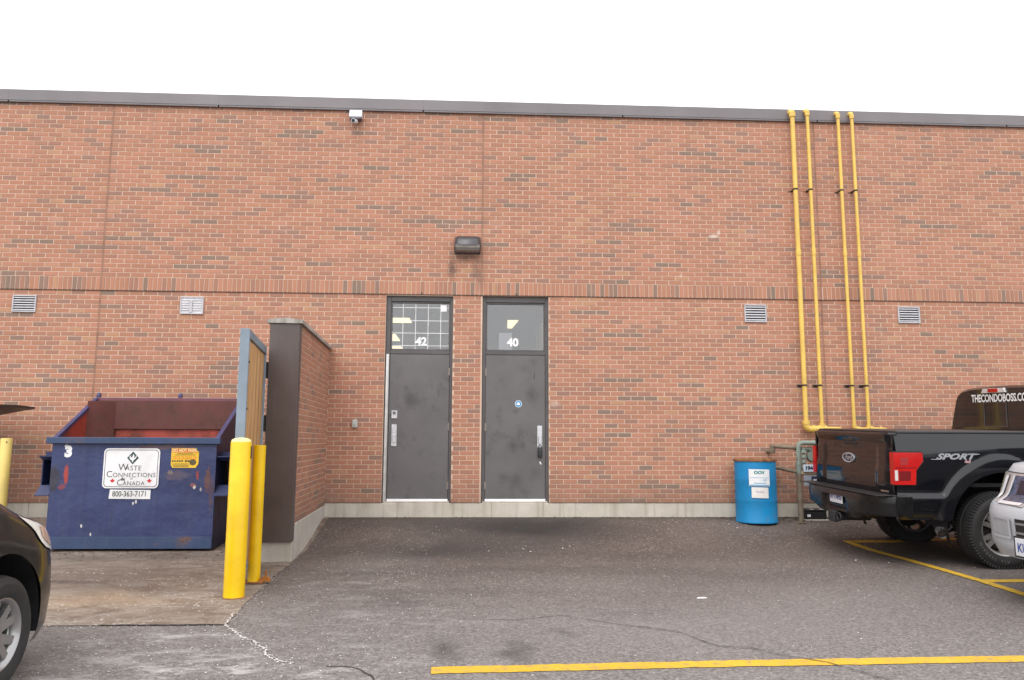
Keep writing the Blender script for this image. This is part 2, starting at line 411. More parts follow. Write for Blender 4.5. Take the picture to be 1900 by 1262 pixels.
def mat_carpaint(name, c, dirt=.2, rough=.12, metal=0.0, flake=False):
    t = NT(name); co = t.coord(); g = t.n('ShaderNodeNewGeometry')
    n = t.noise(co, 3.0, 8, .7)
    sp = t.n('ShaderNodeSeparateXYZ'); t.set(sp.inputs[0], co)
    low = t.ramp(sp.outputs['Z'], [(.35, 1.0), (.95, .25)])
    k = t.math('MULTIPLY', t.math('MULTIPLY', t.ramp(n, [(.35, .1), (.7, 1.0)]), low), dirt)
    cc = t.mix(k, c, (.16, .14, .125))
    rr = t.ramp(k, [(0, rough), (.3, min(1, rough+.4))])
    return t.finish(cc, rr, metal, coat=.15, coat_rough=.06)
def emis(name, c, s):
    t = NT(name); return t.finish((.8, .8, .8), .5, emit=c, estr=s)
def mat_wood():
    t = NT('gate_wood'); co = t.coord(); oi = t.n('ShaderNodeObjectInfo').outputs['Random']
    sh = t.n('ShaderNodeVectorMath', operation='ADD'); t.set(sh.inputs[0], co)
    cx = t.n('ShaderNodeCombineXYZ'); t.set(cx.inputs[2], t.math('MULTIPLY', oi, 37.0)); t.set(cx.inputs[1], t.math('MULTIPLY', oi, 11.0)); t.set(sh.inputs[1], cx.outputs[0])
    g = t.noise(t.mapping(sh.outputs[0], (14, 14, .9)), 2.5, 7, .65, .4)
    c = t.ramp(g, [(.3, (.26, .135, .060)), (.5, (.50, .28, .115)), (.7, (.66, .42, .20))])
    c = t.mix(.6, c, t.ramp(oi, [(0, .30), (1, .68)]), 'OVERLAY')
    return t.finish(c, .8, bump=g, bstr=.3, bdist=.004)

MBRICK, MMORTAR = mat_brick(), mat_mortar()
MFOUND = mat_concrete('foundation_concrete', (.46, .415, .35), (.62, .575, .50), s=.45)
MCAP = mat_concrete('cap_concrete', (.30, .275, .245), (.48, .45, .41), (.10, .085, .06), .8)
MASPH, MPAD = mat_asphalt(), mat_pad()
MYEL = mat_paint('yellow_line_paint', (.62, .37, .02), .75, 16)
MBOLL = mat_weathered('bollard_yellow', (.82, .515, .001), .6, .36, (.20, .12, .03), 11, sm=(.70, .76), dust=.0)
MPALE = mat_weathered('faded_yellow', (.66, .50, .14), .8, .5, (.10, .07, .04), 5, sm=(.62, .72))
MDOME = plain('dome_mortar', (.72, .66, .30), .8, bump=.3)
MGAS = mat_weathered('gas_pipe_yellow', (.72, .475, .10), .6, .45, (.28, .15, .05), 6, sm=(.62, .8), dust=.35)
MCLAMP = plain('clamp_steel', (.045, .038, .03), .6, .4)
MFRAME = plain('door_frame_brown', (.088, .079, .079), .42, 0, .15, 4, .1)
def mat_door():
    t = NT('door_grey'); co = t.coord()
    c = t.ramp(t.noise(co, 1.8, 6, .6), [(.3, (.106, .099, .098)), (.7, (.136, .128, .127))])
    sc = t.ramp(t.noise(t.mapping(co, (1, 1, .8)), 3.0, 9, .72, .5), [(.53, 0.0), (.70, .7)])
    c = t.mix(sc, c, (.060, .056, .055))
    for (x, z, rx, rz, k) in ((-.92, 1.68, .13, .16, .75), (-.98, 1.83, .06, .05, .6), (-.86, 1.1, .05, .06, .4), (-.75, .9, .06, .1, .3), (.86, 1.75, .12, .16, .75), (.58, 1.0, .12, .11, .8), (.72, 1.02, .07, .10, .7), (.45, .55, .10, .10, .6), (.62, .5, .13, .13, .6), (.40, 1.42, .05, .16, .35), (.62, 1.5, .07, .06, .5), (.9, .6, .10, .14, .4)):
        c = t.mix(t.math('MULTIPLY', t.wspot(x, z, rx, rz, .09, 8), k), c, (.055, .051, .051))
    s2 = t.ramp(t.noise(t.mapping(co, (22, 22, 2.0), rot=(0, .5, 0)), 1.4, 6, .7), [(.68, 0.0), (.76, .35)])
    c = t.mix(s2, c, (.22, .21, .205))
    return t.finish(c, t.ramp(sc, [(0, .42), (.5, .6)]), 0, bump=t.noise(co, 3, 3), bstr=.1, bdist=.01)
MDOOR = mat_door()
MALU = plain('aluminium', (.62, .61, .60), .35, .85, .12, 9)
MSIL = plain('bright_threshold', (.92, .91, .95), .45, 0, .03)
MSTAIN = plain('brushed_plate', (.60, .60, .62), .32, .7, .15, 12)
MHINGE = mat_weathered('hinge_brass', (.30, .26, .235), .6, .45, (.16, .08, .05), 14, .3, sm=(.55, .7))
MBLK = plain('black_plastic', (.018, .018, .02), .45, 0, .2)
MWHT = plain('white_vinyl', (.80, .80, .80), .5, 0, .04)
MGREYP = plain('grey_paper', (.42, .42, .46), .8, 0, .1)
MCOPE = plain('coping_metal', (.175, .158, .163), .40, .1, .12, 1.2, .05, 8)
MVENT = plain('vent_white', (.50, .49, .51), .5, 0, .15, 8)
MVDARK = plain('vent_dark', (.03, .03, .04), .7)
MGLASS = mat_glass('window_glass', (.97, .97, .97), 2.9)
MCAULK = plain('joint_caulk', (.30, .165, .115), .9, 0, .25, 3)
MROOM = plain('room_paint', (.30, .30, .30), .9, 0, .05)
MROOM2 = plain('room_dim', (.20, .19, .18), .9, 0, .05)
MLAMP = emis('lit_ceiling_panel', (1, .84, .50), .95)

# ================================================================== GROUND
def ys_between(a, b, st):
    out = []; y = a
    while y > b+1e-6: out.append(y); y -= st
    out.append(b); return out
yst = [400, 30, .35]+ys_between(.25, -12, .15)+[-14, -16, -20, -30, -45, -90, -200, -420]
xst = [-420, -120, -40, -15, -9, -6, -3, 0, 3, 6, 9, 15, 40, 120, 420]
mb = MB(); mb.grid([[(x, y, zg(y)) for x in xst] for y in yst])
lot = structure(mb.build('parking_lot', MASPH, smooth=60))
def padx(y):
    return interp(-y, [0, 2.5, 3.25, 4.4, 5.1], [-2.0, -1.93, -1.94, -1.89, -1.83])
mb = MB(); rows = []
for y in ys_between(-.02, -5.1, .1):
    w = random.uniform(-.012, .012); rows.append([(-9.5, y, zg(y)+.005), (-6, y, zg(y)+.005), (-4, y, zg(y)+.005), (padx(y)+w, y, zg(y)+.005)])
mb.grid(rows)
structure(mb.build('concrete_pad', MPAD, smooth=60))
def strip(name, pts, w, mat, parent, lift=.004, seg=.25, ragged=0.0, label=None):
    """painted strip or filled crack following the ground"""
    P = []
    for (a, b) in zip(pts[:-1], pts[1:]):
        n = max(1, int(math.hypot(b[0]-a[0], b[1]-a[1])/seg))
        P += [(a[0]+(b[0]-a[0])*k/n, a[1]+(b[1]-a[1])*k/n) for k in range(n)]
    P.append(pts[-1]); L = []; Rr = []
    for i, p in enumerate(P):
        q0, q1 = P[max(0, i-1)], P[min(len(P)-1, i+1)]; d = Vector((q1[0]-q0[0], q1[1]-q0[1])).normalized(); nx, ny = -d.y, d.x
        wa = w*.5*(1+random.uniform(-ragged, ragged)); wb = w*.5*(1+random.uniform(-ragged, ragged)); j = random.uniform(-1, 1)*ragged*w*.8
        a = (p[0]+nx*(wa+j), p[1]+ny*(wa+j)); b = (p[0]-nx*(wb-j), p[1]-ny*(wb-j))
        L.append((*a, zg(a[1])+lift)); Rr.append((*b, zg(b[1])+lift))
    m = MB(); m.grid([L, Rr]); return m.build(name, mat, parent, label=label)
strip('parking_line', [(-.24, -6.225), (1.5, -6.155), (3.63, -6.115), (9.5, -6.06)], .13, MYEL, lot, seg=.06, ragged=.05)
strip('parking_line', [(4.87, -1.385), (5.36, -1.395), (6.26, -1.27), (11, -1.2)], .11, MYEL, lot, seg=.06, ragged=.05)
strip('parking_line', [(5.03, -3.68), (5.42, -3.68), (11, -3.62)], .13, MYEL, lot, seg=.06, ragged=.05)
strip('parking_line', [(4.78, -1.36), (4.92, -2.64), (4.99, -3.70), (4.985, -4.27), (5.0, -6.05)], .105, MYEL, lot, lift=.007, seg=.06, ragged=.05)
MSALT = plain('dried_salt', (.52, .48, .45), .95, 0, .35, 40, .3)
MCRK = plain('open_crack', (.035, .03, .028), .95)
CRK = [(-1.84, -5.10), (-1.70, -5.31), (-1.612, -5.444), (-1.50, -5.56), (-1.44, -5.66), (-1.384, -5.737), (-1.33, -5.88), (-1.252, -5.976), (-1.19, -6.02), (-1.116, -6.047)]
strip('salt_filled_crack', CRK[:4], .015, MSALT, lot, seg=.018, ragged=.9)
strip('salt_filled_crack', CRK[3:7], .014, MSALT, lot, seg=.018, ragged=.95)
strip('salt_filled_crack', CRK[6:], .010, MSALT, lot, seg=.018, ragged=.95)
strip('salt_filled_crack', [(-1.84, -5.10), (-1.88, -4.75)], .012, MSALT, lot, lift=.009, seg=.02, ragged=.9)
strip('crack', [(p[0]+.011, p[1]-.004) for p in CRK], .007, MCRK, lot, lift=.003, seg=.03, ragged=.6)
strip('crack', [(-2.75, -5.104), (-2.4, -5.115), (-1.86, -5.108)], .016, MCRK, lot, lift=.009, seg=.05, ragged=.5)
strip('crack', [(1.15, -5.192), (1.525, -5.413), (1.69, -5.771), (1.928, -5.842), (2.054, -5.991), (2.287, -6.15), (2.449, -6.416), (2.6, -6.7)], .009, MCRK, lot, lift=.0085, seg=.06, ragged=.6)
strip('crack', [(-.90, -6.115), (-.783, -6.122), (-.711, -6.157), (-.591, -6.313), (-.50, -6.6)], .010, MCRK, lot, seg=.05, ragged=.6)
strip('crack', [(-.1, -4.98), (.35, -5.02), (.72, -4.9), (1.15, -5.192)], .005, MCRK, lot, seg=.06, ragged=.6)

# loose salt and grit, small real stones
def grit():
    m = MB(); co = []
    def stone(x, y, s, z0):
        vs = []
        for (a, b, c) in ((1, 0, 0), (-1, 0, 0), (0, 1, 0), (0, -1, 0), (0, 0, 1), (0, 0, -1)):
            k = s*random.uniform(.6, 1.2); vs.append((x+a*k, y+b*k, z0+s*.25+c*k*.55))
        m.add(vs, [(0, 2, 4), (2, 1, 4), (1, 3, 4), (3, 0, 4), (2, 0, 5), (1, 2, 5), (3, 1, 5), (0, 3, 5)])
    for k in range(1700):
        r = random.random()
        if r < .30: x, y = random.gauss(-1.7, .8), random.gauss(-6.0, .6)
        elif r < .5: x, y = random.gauss(-1.0, .7), random.gauss(-3.6, 1.1)
        elif r < .62: x, y = random.uniform(-4.6, -2.1), random.uniform(-5.0, -2.2)
        else: x, y = random.uniform(-1.8, 6), random.uniform(-7.5, -.15)
        if y > -.1 or (x < -1.9 and -2.6 < y) : continue
        stone(x, y, random.choice((.003, .0035, .004, .004, .005, .0055, .0075)), zg(y)+(.005 if x < padx(y) else 0))
    for a, b in zip(CRK[:-1], CRK[1:]):
        for k in range(16):
            q = random.random(); x, y = a[0]+(b[0]-a[0])*q+random.gauss(0, .018), a[1]+(b[1]-a[1])*q+random.gauss(0, .018); stone(x, y, random.choice((.003, .004, .005, .007)), zg(y))
    for k in range(160):
        q = random.random(); y = -5.1+q*1.9; stone(padx(y)+random.gauss(.0, .035), y, random.choice((.003, .004, .005)), zg(y)+.003)
    for k in range(120):
        stone(random.uniform(-3.6, -1.9), -5.11+random.gauss(0, .03), random.choice((.003, .004, .005)), zg(-5.1)+.003)
    for (x, y) in ((.62, -1.75), (1.1, -1.72), (1.2, -1.6), (.7, -1.9), (3.55, -.5), (3.6, -.7), (4.3, -2.55), (4.6, -2.7)):
        stone(x, y, .016, zg(y))
    return m.build('loose_salt_grit', plain('salt_grit', (.60, .57, .54), .9, 0, .3, 20), kind='stuff')
grit()
def litter():
    """crumbled leaves and dirt gathered along the wall foot"""
    m = MB()
    for k in range(700):
        if k < 420: x, y = random.uniform(3.5, 6.2), -abs(random.gauss(0, .16))-.02
        elif k < 560: x, y = random.uniform(-1.95, 3.6), -abs(random.gauss(0, .05))-.015
        else: x, y = random.uniform(-4.8, -2.3), random.gauss(-2.0, .25)
        z = zg(y)+(.008 if x < -2 else .003); a = random.uniform(0, 6.28); r_ = random.uniform(.006, .022); w_ = r_*random.uniform(.3, .8); h_ = random.uniform(.002, .012)
        ca, sa = math.cos(a), math.sin(a)
        m.add([(x+ca*r_, y+sa*r_, z), (x-sa*w_, y+ca*w_, z+h_), (x-ca*r_, y-sa*r_, z+h_*.4), (x+sa*w_, y-ca*w_, z+.001)], [(0, 1, 2), (0, 2, 3)])
    return m.build('leaf_litter', plain('dead_leaf', (.10, .065, .04), .9, 0, .7, 9), kind='stuff', fixn=False)
litter()
m = MB(); m.prism([(-.052, -.014), (.03, -.022), (.05, -.004), (.022, .018), (-.03, .012)], 0, .005, 'XY')
o = m.build('paper_scrap', MWHT); o.location = (2.02, -4.32, zg(-4.32)+.001); o.rotation_euler = (0, 0, .15)
tag(o, 'small white paper scrap lying alone on the asphalt', 'litter')

# ================================================================== BUILDING
BX0, BX1 = -13.0, 15.0
FT, ST0, ST1, CT = .20, 3.213, 3.413, 6.05
OPEN = [(-1.29, -.305, .20, 3.195), (.125, 1.105, .20, 3.205)]
JOINTS = [-5.39, .112, 5.25]
bld = thing('brick_building', 'long flat roofed red brick commercial building with two service doors', 'building', (0, 0, 0))
def brick_geo(m, x0, x1, z0, z1, tone, yf=0.0, T=None, dep=.045, b=.003):
    v = [(x0+b, yf, z0+b), (x1-b, yf, z0+b), (x1-b, yf, z1-b), (x0+b, yf, z1-b),
         (x0, yf+b, z0), (x1, yf+b, z0), (x1, yf+b, z1), (x0, yf+b, z1),
         (x0, yf+dep, z0), (x1, yf+dep, z0), (x1, yf+dep, z1), (x0, yf+dep, z1)]
    f = [(0, 1, 2, 3)]+[(4+k, 4+(k+1) % 4, (k+1) % 4, k) for k in range(4)]+[(8+k, 8+(k+1) % 4, 4+(k+1) % 4, 4+k) for k in range(4)]
    m.add(v, f, 0, tone, T)
_bm = {}
def brick_part(x0, x1, z0, z1, tone, yf, parent, name='brick', T=None):
    key = (round(x1-x0, 3), round(z1-z0, 3), round(tone*14))
    if key not in _bm:
        m = MB(); brick_geo(m, 0, key[0], 0, key[1], max(.001, key[2]/14)); _bm[key] = m.mesh('brick', MBRICK)
    o = bpy.data.objects.new(name, _bm[key]); COL.objects.link(o); o.parent = parent
    if T is None: o.location = (x0, yf, z0)
    else: o.matrix_local = T @ Matrix.Translation((x0, yf, z0))
    return o
def tones():
    """runs of dark bricks among the red ones"""
    run = 0; dark = False
    while True:
        if run <= 0:
            dark = random.random() < .10
            run = random.choice((1, 1, 2, 2, 3)) if dark else random.choice((1, 2, 3, 5, 8))
        run -= 1
        yield random.uniform(.0, .17) if dark else min(1, max(.17, random.gauss(.55, .23)))
tg = tones()
bricks = []
def lay(zc0, n, pitch, yf):
    for r in range(n):
        z0 = zc0+r*pitch+.0045; z1 = z0+pitch-.0095
        edges = [BX0]+JOINTS+[BX1]
        for s in range(4):
            a, b = edges[s]+(.0105 if s else 0), edges[s+1]-(.0105 if s < 3 else 0)
            cuts = [(o[0], o[1]) for o in OPEN if o[2] < z1 and o[3] > z0+.01 and o[1] > a and o[0] < b]
            spans = []; c = a
            for (p, q) in sorted(cuts):
                if p > c+.02: spans.append((c, p-.004))
                c = q+.004
            if b > c+.02: spans.append((c, b))
            for (p, q) in spans:
                x = (a if s else BX0)-(.1 if r % 2 else 0)
                while x < q:
                    u0, u1 = max(x, p), min(x+.190, q)
                    if 0 < q-u1 < .045: u1 = q
                    if u1-u0 > .035: bricks.append((u0+random.uniform(0, .002), u1-random.uniform(0, .002), z0, z1, next(tg), yf+random.uniform(-.0012, .0012)))
                    x += .2
lay(FT, 45, (ST0-FT)/45, 0.0)
UY = -.010                                                            # soldier course and the wall above stand a little proud
nup = 39; lay(ST1, nup, (CT-ST1)/nup, UY)
def occluded(x, z):
    return (-5.35 < x < -1.85 and z < 2.45) or (x < -5.35 and z < .5) or (4.3 < x < 9 and z < 1.45) or (3.65 < x < 4.4 and z < .95) or (4.75 < x < 5.9) or \
        any(abs(x-v) < .3 and 2.8 < z < 3.2 for v in (-6.44, -4.08, 4.22, 6.59))
sc = []
for i, b in enumerate(bricks):
    px = [project((b[0], b[5], b[2])), project((b[1], b[5], b[3]))]
    if px[0][0] < 4 or px[1][0] > 1896 or px[1][1] < 0 or occluded((b[0]+b[1])/2, b[2]): continue
    sc.append((abs(px[1][0]-px[0][0])*abs(px[1][1]-px[0][1]), i))
sc.sort(reverse=True); single = {i for _, i in sc[:300]}
mf = MB()
for i, b in enumerate(bricks):
    if i in single: brick_part(*b[:6], bld)
    else: brick_geo(mf, *b[:5], yf=b[5])
mf.build('brickwork', MBRICK, bld, kind='stuff', fixn=False)
# soldier course: upright bricks on the band over the doors
x = BX0; ms = MB(); cnt = 0
while x < BX1:
    spn = [(x+.0055, x+.0612)]
    for j in JOINTS:
        spn = [q for p in spn for q in (((p[0], min(p[1], j-.009)), (max(p[0], j+.009), p[1])) if p[0] < j+.009 and p[1] > j-.009 else (p,)) if q[1]-q[0] > .012]
    for (p0, p1) in spn:
        tn = next(tg) if random.random() > .10 else random.uniform(.0, .2)
        if -7.4 < x < 9.0 and cnt < 298:
            cnt += 1; brick_part(p0, p1, ST0+.004, ST1-.005, tn, UY-.002+random.uniform(-.001, .001), bld, 'soldier_brick')
        else: brick_geo(ms, p0, p1, ST0+.004, ST1-.005, tn, UY)
    x += .0667
ms.build('soldier_course', MBRICK, bld, kind='stuff', fixn=False)
# mortar bed behind the bricks, with the door openings left out
m = MB(); mz = [FT, ST0]; my = .0045
xs = [BX0, OPEN[0][0], OPEN[0][1], OPEN[1][0], OPEN[1][1], BX1]
for k in (0, 2, 4): m.box(xs[k], xs[k+1], my, .19, FT, ST0)
for o in OPEN: m.box(o[0], o[1], my+.001, .19, o[3], ST0)
m.box(BX0, BX1, UY+.0045, .19, ST0+.0005, CT)
m.build('mortar_bed', MMORTAR, bld)
m = MB(); m.box(BX0, BX1, .2, 11.8, .0, 5.85); m.box(BX0, BX1, .195, .45, 5.85, CT)
for k in (0,):
    pass
roof = MB(); roof.box(BX0, BX1, .46, 11.8, 5.84, 5.9)
roof.build('roof', plain('roof_membrane', (.2, .2, .2), .9), bld)
m2 = MB()
xs2 = [BX0, -1.25, -.33, .16, 1.08, BX1]
for k in (0, 2, 4): m2.box(xs2[k], xs2[k+1], .195, .30, 0, CT)
for k in (1, 3): m2.box(xs2[k], xs2[k+1], .195, .30, 3.25, CT)
m2.box(BX0, BX0+.2, .3, 11.8, 0, CT); m2.box(BX1-.2, BX1, .3, 11.8, 0, CT); m2.box(BX0, BX1, 11.8, 12, 0, CT)
m2.build('block_wall', MROOM, bld)
# foundation with joints
fx = [BX0, -7.9, -6.15, -2.1, .28, 1.02, 3.1, 6.0, 9.0, BX1]
for k in range(len(fx)-1):
    m = MB(); m.cbox(fx[k]+.002, fx[k+1]-.002, .010, .30, -.6, FT-.006, .006)
    m.build('foundation_block', MFOUND, bld)
m = MB(); m.box(BX0, BX1, .02, .28, -.6, FT-.02); m.build('foundation_core', MFOUND, bld)
# door sills sit on the foundation
for o in OPEN:
    m = MB(); m.cbox(o[0]+.02, o[1]-.02, .014, .29, FT-.004, FT+.018, .004); m.build('door_sill', MFOUND, bld)
# metal coping, in lengths
x = BX0; k = 0
for x in [BX0+3.05*i for i in range(10)]:
    m = MB(); x1 = min(x+3.05, BX1)
    prof = [(-.058, 6.045), (-.058, 6.205), (-.05, 6.213), (.40, 6.235), (.40, 6.05), (.38, 6.05), (.38, 6.21), (-.035, 6.19), (-.045, 6.045)]
    m.prism([(p[0], p[1]) for p in prof], x+.0006, x1-.0006, 'YZ')
    m.box(x+.01, x1-.01, -.052, -.015, 6.02, 6.046)
    m.build('coping_panel', MCOPE, bld, smooth=30)
for j in JOINTS:
    m = MB()
    if j < 0 or j > 1: m.box(j-.0105, j+.0105, .0005, .01, FT, ST0)
    m.box(j-.0105, j+.0105, UY+.0005, .005, ST0+.002, CT-.01)
    m.build('control_joint', MCAULK, bld)
m = MB(); m.box(BX0, BX1, UY-.002, .003, ST0-.003, ST0+.001); m.build('flashing', plain('flashing_dark', (.06, .045, .035), .7), bld)
# weep wicks in the flashing over the doors
for x in (-.78, .62):
    m = MB(); m.tube([(x, -.016, ST0+.004), (x+.004, -.03, ST0+.03)], .006, 6); m.build('weep_wick', MBLK, bld)

# ---------------------------------------------------------------- doors and transoms
def ring(m, x0, x1, z0, z1, wx, wz, y0, y1, b=.004):
    m.cbox(x0, x0+wx, y0, y1, z0, z1, b); m.cbox(x1-wx, x1, y0, y1, z0, z1, b)
    m.cbox(x0+wx, x1-wx, y0+.001, y1, z1-wz, z1, b)
def room(m, x0, x1, z0, z1, y0, y1):
    v = [(x, y, z) for x in (x0, x1) for y in (y0, y1) for z in (z0, z1)]
    m.add(v, [(2, 3, 7, 6), (0, 1, 3, 2), (4, 6, 7, 5), (0, 2, 6, 4), (1, 5, 7, 3)])
# left door (number 42)
def doorset(x0, x1, lx0, lx1, zt, hinge_right):
    m = MB(); fy = .045
    m.cbox(x0, lx0-.003, fy, .17, FT+.012, zt, .005); m.cbox(lx1+.003, x1, fy, .17, FT+.012, zt, .005)
    m.cbox(lx0-.003, lx1+.003, fy+.001, .169, 3.118, zt-.001, .005)
    m.cbox(lx0-.003, lx1+.003, fy+.001, .169, 2.335, 2.392, .005)
    m.cbox(lx0-.003, lx0+.012, fy+.045, .1685, FT+.013, 2.336, .003); m.cbox(lx1-.012, lx1+.003, fy+.045, .1685, FT+.013, 2.336, .003)
    m.build('door_frame', MFRAME, bld)
    m = MB(); m.cbox(lx0, lx1, fy+.004, fy+.048, FT+.052, 2.332, .004); d = m.build('door', MDOOR, bld)
    for hz in (2.08, 1.28, .44):
        m = MB(); hx = lx1+.0005 if hinge_right else lx0-.0005
        m.tube([(hx, fy-.004, hz-.055), (hx, fy-.004, hz+.055)], .008, 8)
        m.cbox(hx-.016, hx+.016, fy+.0005, fy+.006, hz-.05, hz+.05, .001); m.build('hinge', MHINGE, d)
    m = MB(); m.cbox(lx0, lx1, fy-.014, fy+.06, FT+.0185, FT+.05, .003); m.build('threshold', MSIL, d)
    return d
def pull(d, xc, z0, z1, y=.048):
    m = MB(); m.cbox(xc-.038, xc+.038, y-.012, y+.002, z0, z1, .004)
    m.lathe([(0, -.016), (.017, -.016), (.019, -.012)], 16, 'Y', (xc, y-.0, z0+(z1-z0)*.66))
    m.cbox(xc-.024, xc+.024, y-.030, y-.012, z0+.05, z0+.17, .006)
    m.build('pull_plate', MSTAIN, d, smooth=35)
d1 = doorset(-1.29, -.305, -1.218, -.350, 3.195, True)
m = MB(); m.cbox(-1.272, -1.228, .022, .046, FT+.02, 2.33, .003); m.tube([(-1.235, .02, FT+.03), (-1.235, .02, 2.32)], .006, 6)
m.build('astragal', MALU, d1)
pull(d1, -1.135, .995, 1.31)
m = MB(); m.cbox(-1.178, -1.095, .038, .05, 1.395, 1.51, .003); dp = m.build('deadbolt_plate', MSTAIN, d1, smooth=35)
m = MB(); m.lathe([(0, -.010), (.022, -.010), (.024, .002)], 18, 'Y', (-1.137, .036, 1.475)); m.build('deadbolt', plain('bolt_grey', (.16, .155, .15), .35, .7), dp, smooth=35)
m = MB(); m.cbox(-.0, .008, .0465, .0485, 1.98, 2.075, .0005, T=Matrix.Translation((.892, 0, 0))); m.build('paint_run', MBLK, d1)
d2 = doorset(.125, 1.105, .180, 1.055, 3.205, False)
pull(d2, .975, .985, 1.30)
m = MB(); m.cbox(.945, 1.012, .014, .046, .845, .955, .006); m.tube([(.957, .028, .952), (.957, .028, 1.005), (.978, .028, 1.022), (.999, .028, 1.005), (.999, .028, .952)], .006, 8)
m.cbox(.952, 1.005, .010, .014, .868, .935, .002)
tag(m.build('key_lockbox', MBLK, smooth=35), 'small black key lockbox hanging from the metal door pull', 'lockbox')
m = MB(); m.prism([(.968, .775), (.990, .740), (1.004, .748), (.985, .785)], .0475, .049, 'XZ'); m.build('paint_chip', MWHT, d2)
# round blue sticker with a small white house
m = MB(); c = (.664, 1.617)
m.lathe([(0, -.0006), (.050, -.0006), (.051, .001)], 28, 'Y', (c[0], .047, c[1])); st = m.build('sticker', plain('sticker_white', (.62, .75, .80), .4), d2)
m = MB(); m.lathe([(0, -.0006), (.042, -.0006), (.0425, .0005)], 28, 'Y', (c[0], .0462, c[1])); m.build('sticker_disc', plain('sticker_blue', (.02, .22, .50), .4), st)
m = MB(); m.flat([(c[0]-.026, c[1]-.018), (c[0]+.024, c[1]-.018), (c[0]+.024, c[1]+.006), (c[0], c[1]+.028), (c[0]-.026, c[1]+.006)], 'XZ', .0449)
m.build('sticker_emblem', MWHT, st)
# transom windows
def transom(x0, x1, num, nx):
    w = MB(); w.cbox(x0, x0+.022, .062, .11, 2.394, 3.116, .003); w.cbox(x1-.022, x1, .062, .11, 2.394, 3.116, .003)
    w.cbox(x0+.0225, x1-.0225, .063, .11, 2.394, 2.412, .003); w.cbox(x0+.0225, x1-.0225, .063, .11, 3.094, 3.116, .003)
    win = w.build('transom_window', MFRAME, bld)
    m = MB(); m.box(x0+.02, x1-.02, .084, .090, 2.408, 3.098); m.build('pane', MGLASS, win)
    m = MB(); text(m, num, .165, XZ(nx, .0735, 2.520), bold=.007, sx=1.02, space=.98); m.build('house_number', MWHT, win)
    return win
w1 = transom(-1.221, -.347, '42', -.772)
w2 = transom(.177, 1.058, '40', .578)
for i, z in enumerate((3.03, 2.835, 2.65, 2.462)):
    m = MB(); m.box(-1.2, -.37, .0795, .0835, z-.004, z+.004); m.build('grille_bar', MWHT, w1)
for i, x in enumerate((-1.045, -.86, -.675, -.49)):
    m = MB(); m.box(x-.0037, x+.0037, .0755, .0793, 2.413, 3.093); m.build('grille_bar', MWHT, w1)
m = MB(); m.cbox(-.495, -.405, .0728, .0748, 2.975, 3.072, .0005); m.build('paper_note', MWHT, w1)
m = MB(); room(m, -3.2, -.33, 1.9, 3.24, .30, 7.4); m.build('interior_room', MROOM, w1)
m = MB(); m.box(-1.56, -1.145, 2.35, 2.87, 3.226, 3.236); m.build('ceiling_lamp', MLAMP, w1)
m = MB(); m.box(-1.86, -1.60, 4.45, 5.5, 3.226, 3.236); m.build('ceiling_lamp', MLAMP, w1)
m = MB(); m.box(-2.1, -1.68, 6.55, 6.9, 3.226, 3.236); m.build('ceiling_lamp', MLAMP, w1)
m = MB(); room(m, .16, 2.2, 1.9, 3.24, .30, 6.4); m.build('interior_room', MROOM2, w2)
m = MB(); m.prism([(.605, 2.45), (.80, 2.45), (.73, 3.42), (.645, 3.42)], 3.226, 3.236, 'XY'); m.build('ceiling_lamp', MLAMP, w2)
m = MB(); m.cbox(1.03, 1.075, .31, 1.4, 2.0, 2.86, .004); m.build('inner_wall_end', plain('inner_beige', (.55, .47, .33), .8), w2)
m = MB(); m.cbox(.372, .565, .0908, .093, 2.41, 2.672, .0005); m.build('paper_notice', MGREYP, w2)

# ---------------------------------------------------------------- things on the wall
def vent(x0, x1, z0, z1, closed, label):
    t = thing('wall_vent', label, 'vent', ((x0+x1)/2, 0, z0), group='vents along the wall')
    w, h = (x1-x0)/2, z1-z0
    m = MB()
    for (a, b, c, d) in ((-w, w, 0, .018), (-w, w, h-.018, h), (-w, -w+.018, .0185, h-.0185), (w-.018, w, .0185, h-.0185)): m.cbox(a, b, -.022, .0, c, d, .003)
    m.build('frame', MVENT, t)
    m = MB(); m.box(-w+.01, w-.01, -.005, -.001, .01, h-.01); m.build('backing', MVDARK if not closed else MVENT, t)
    n = 6; ph = (h-.036)/n
    for k in range(n):
        zc = .018+ph*(k+.5); m = MB()
        a = .55*ph if closed else .24*ph
        m.prism([(-.019, zc-a), (-.016, zc-a), (-.006, zc+a), (-.009, zc+a)], -w+.0185, w-.0185, 'YZ'); m.build('louvre', MVENT, t)
    if closed:
        m = MB(); m.cbox(-.030, .012, -.026, -.020, .02, h*.78, .002); m.build('mullion', MVENT, t)
    return t
vent(-6.605, -6.275, 2.880, 3.125, False, 'white louvred vent with dark slots nearest the left corner of the wall')
vent(-4.247, -3.917, 2.878, 3.134, True, 'white vent with its flaps shut, above the open dumpster')
vent(4.055, 4.391, 2.859, 3.128, False, 'white louvred vent just left of the yellow pipes')
vent(6.422, 6.763, 2.871, 3.126, False, 'white louvred vent right of the yellow pipes above the pickup')
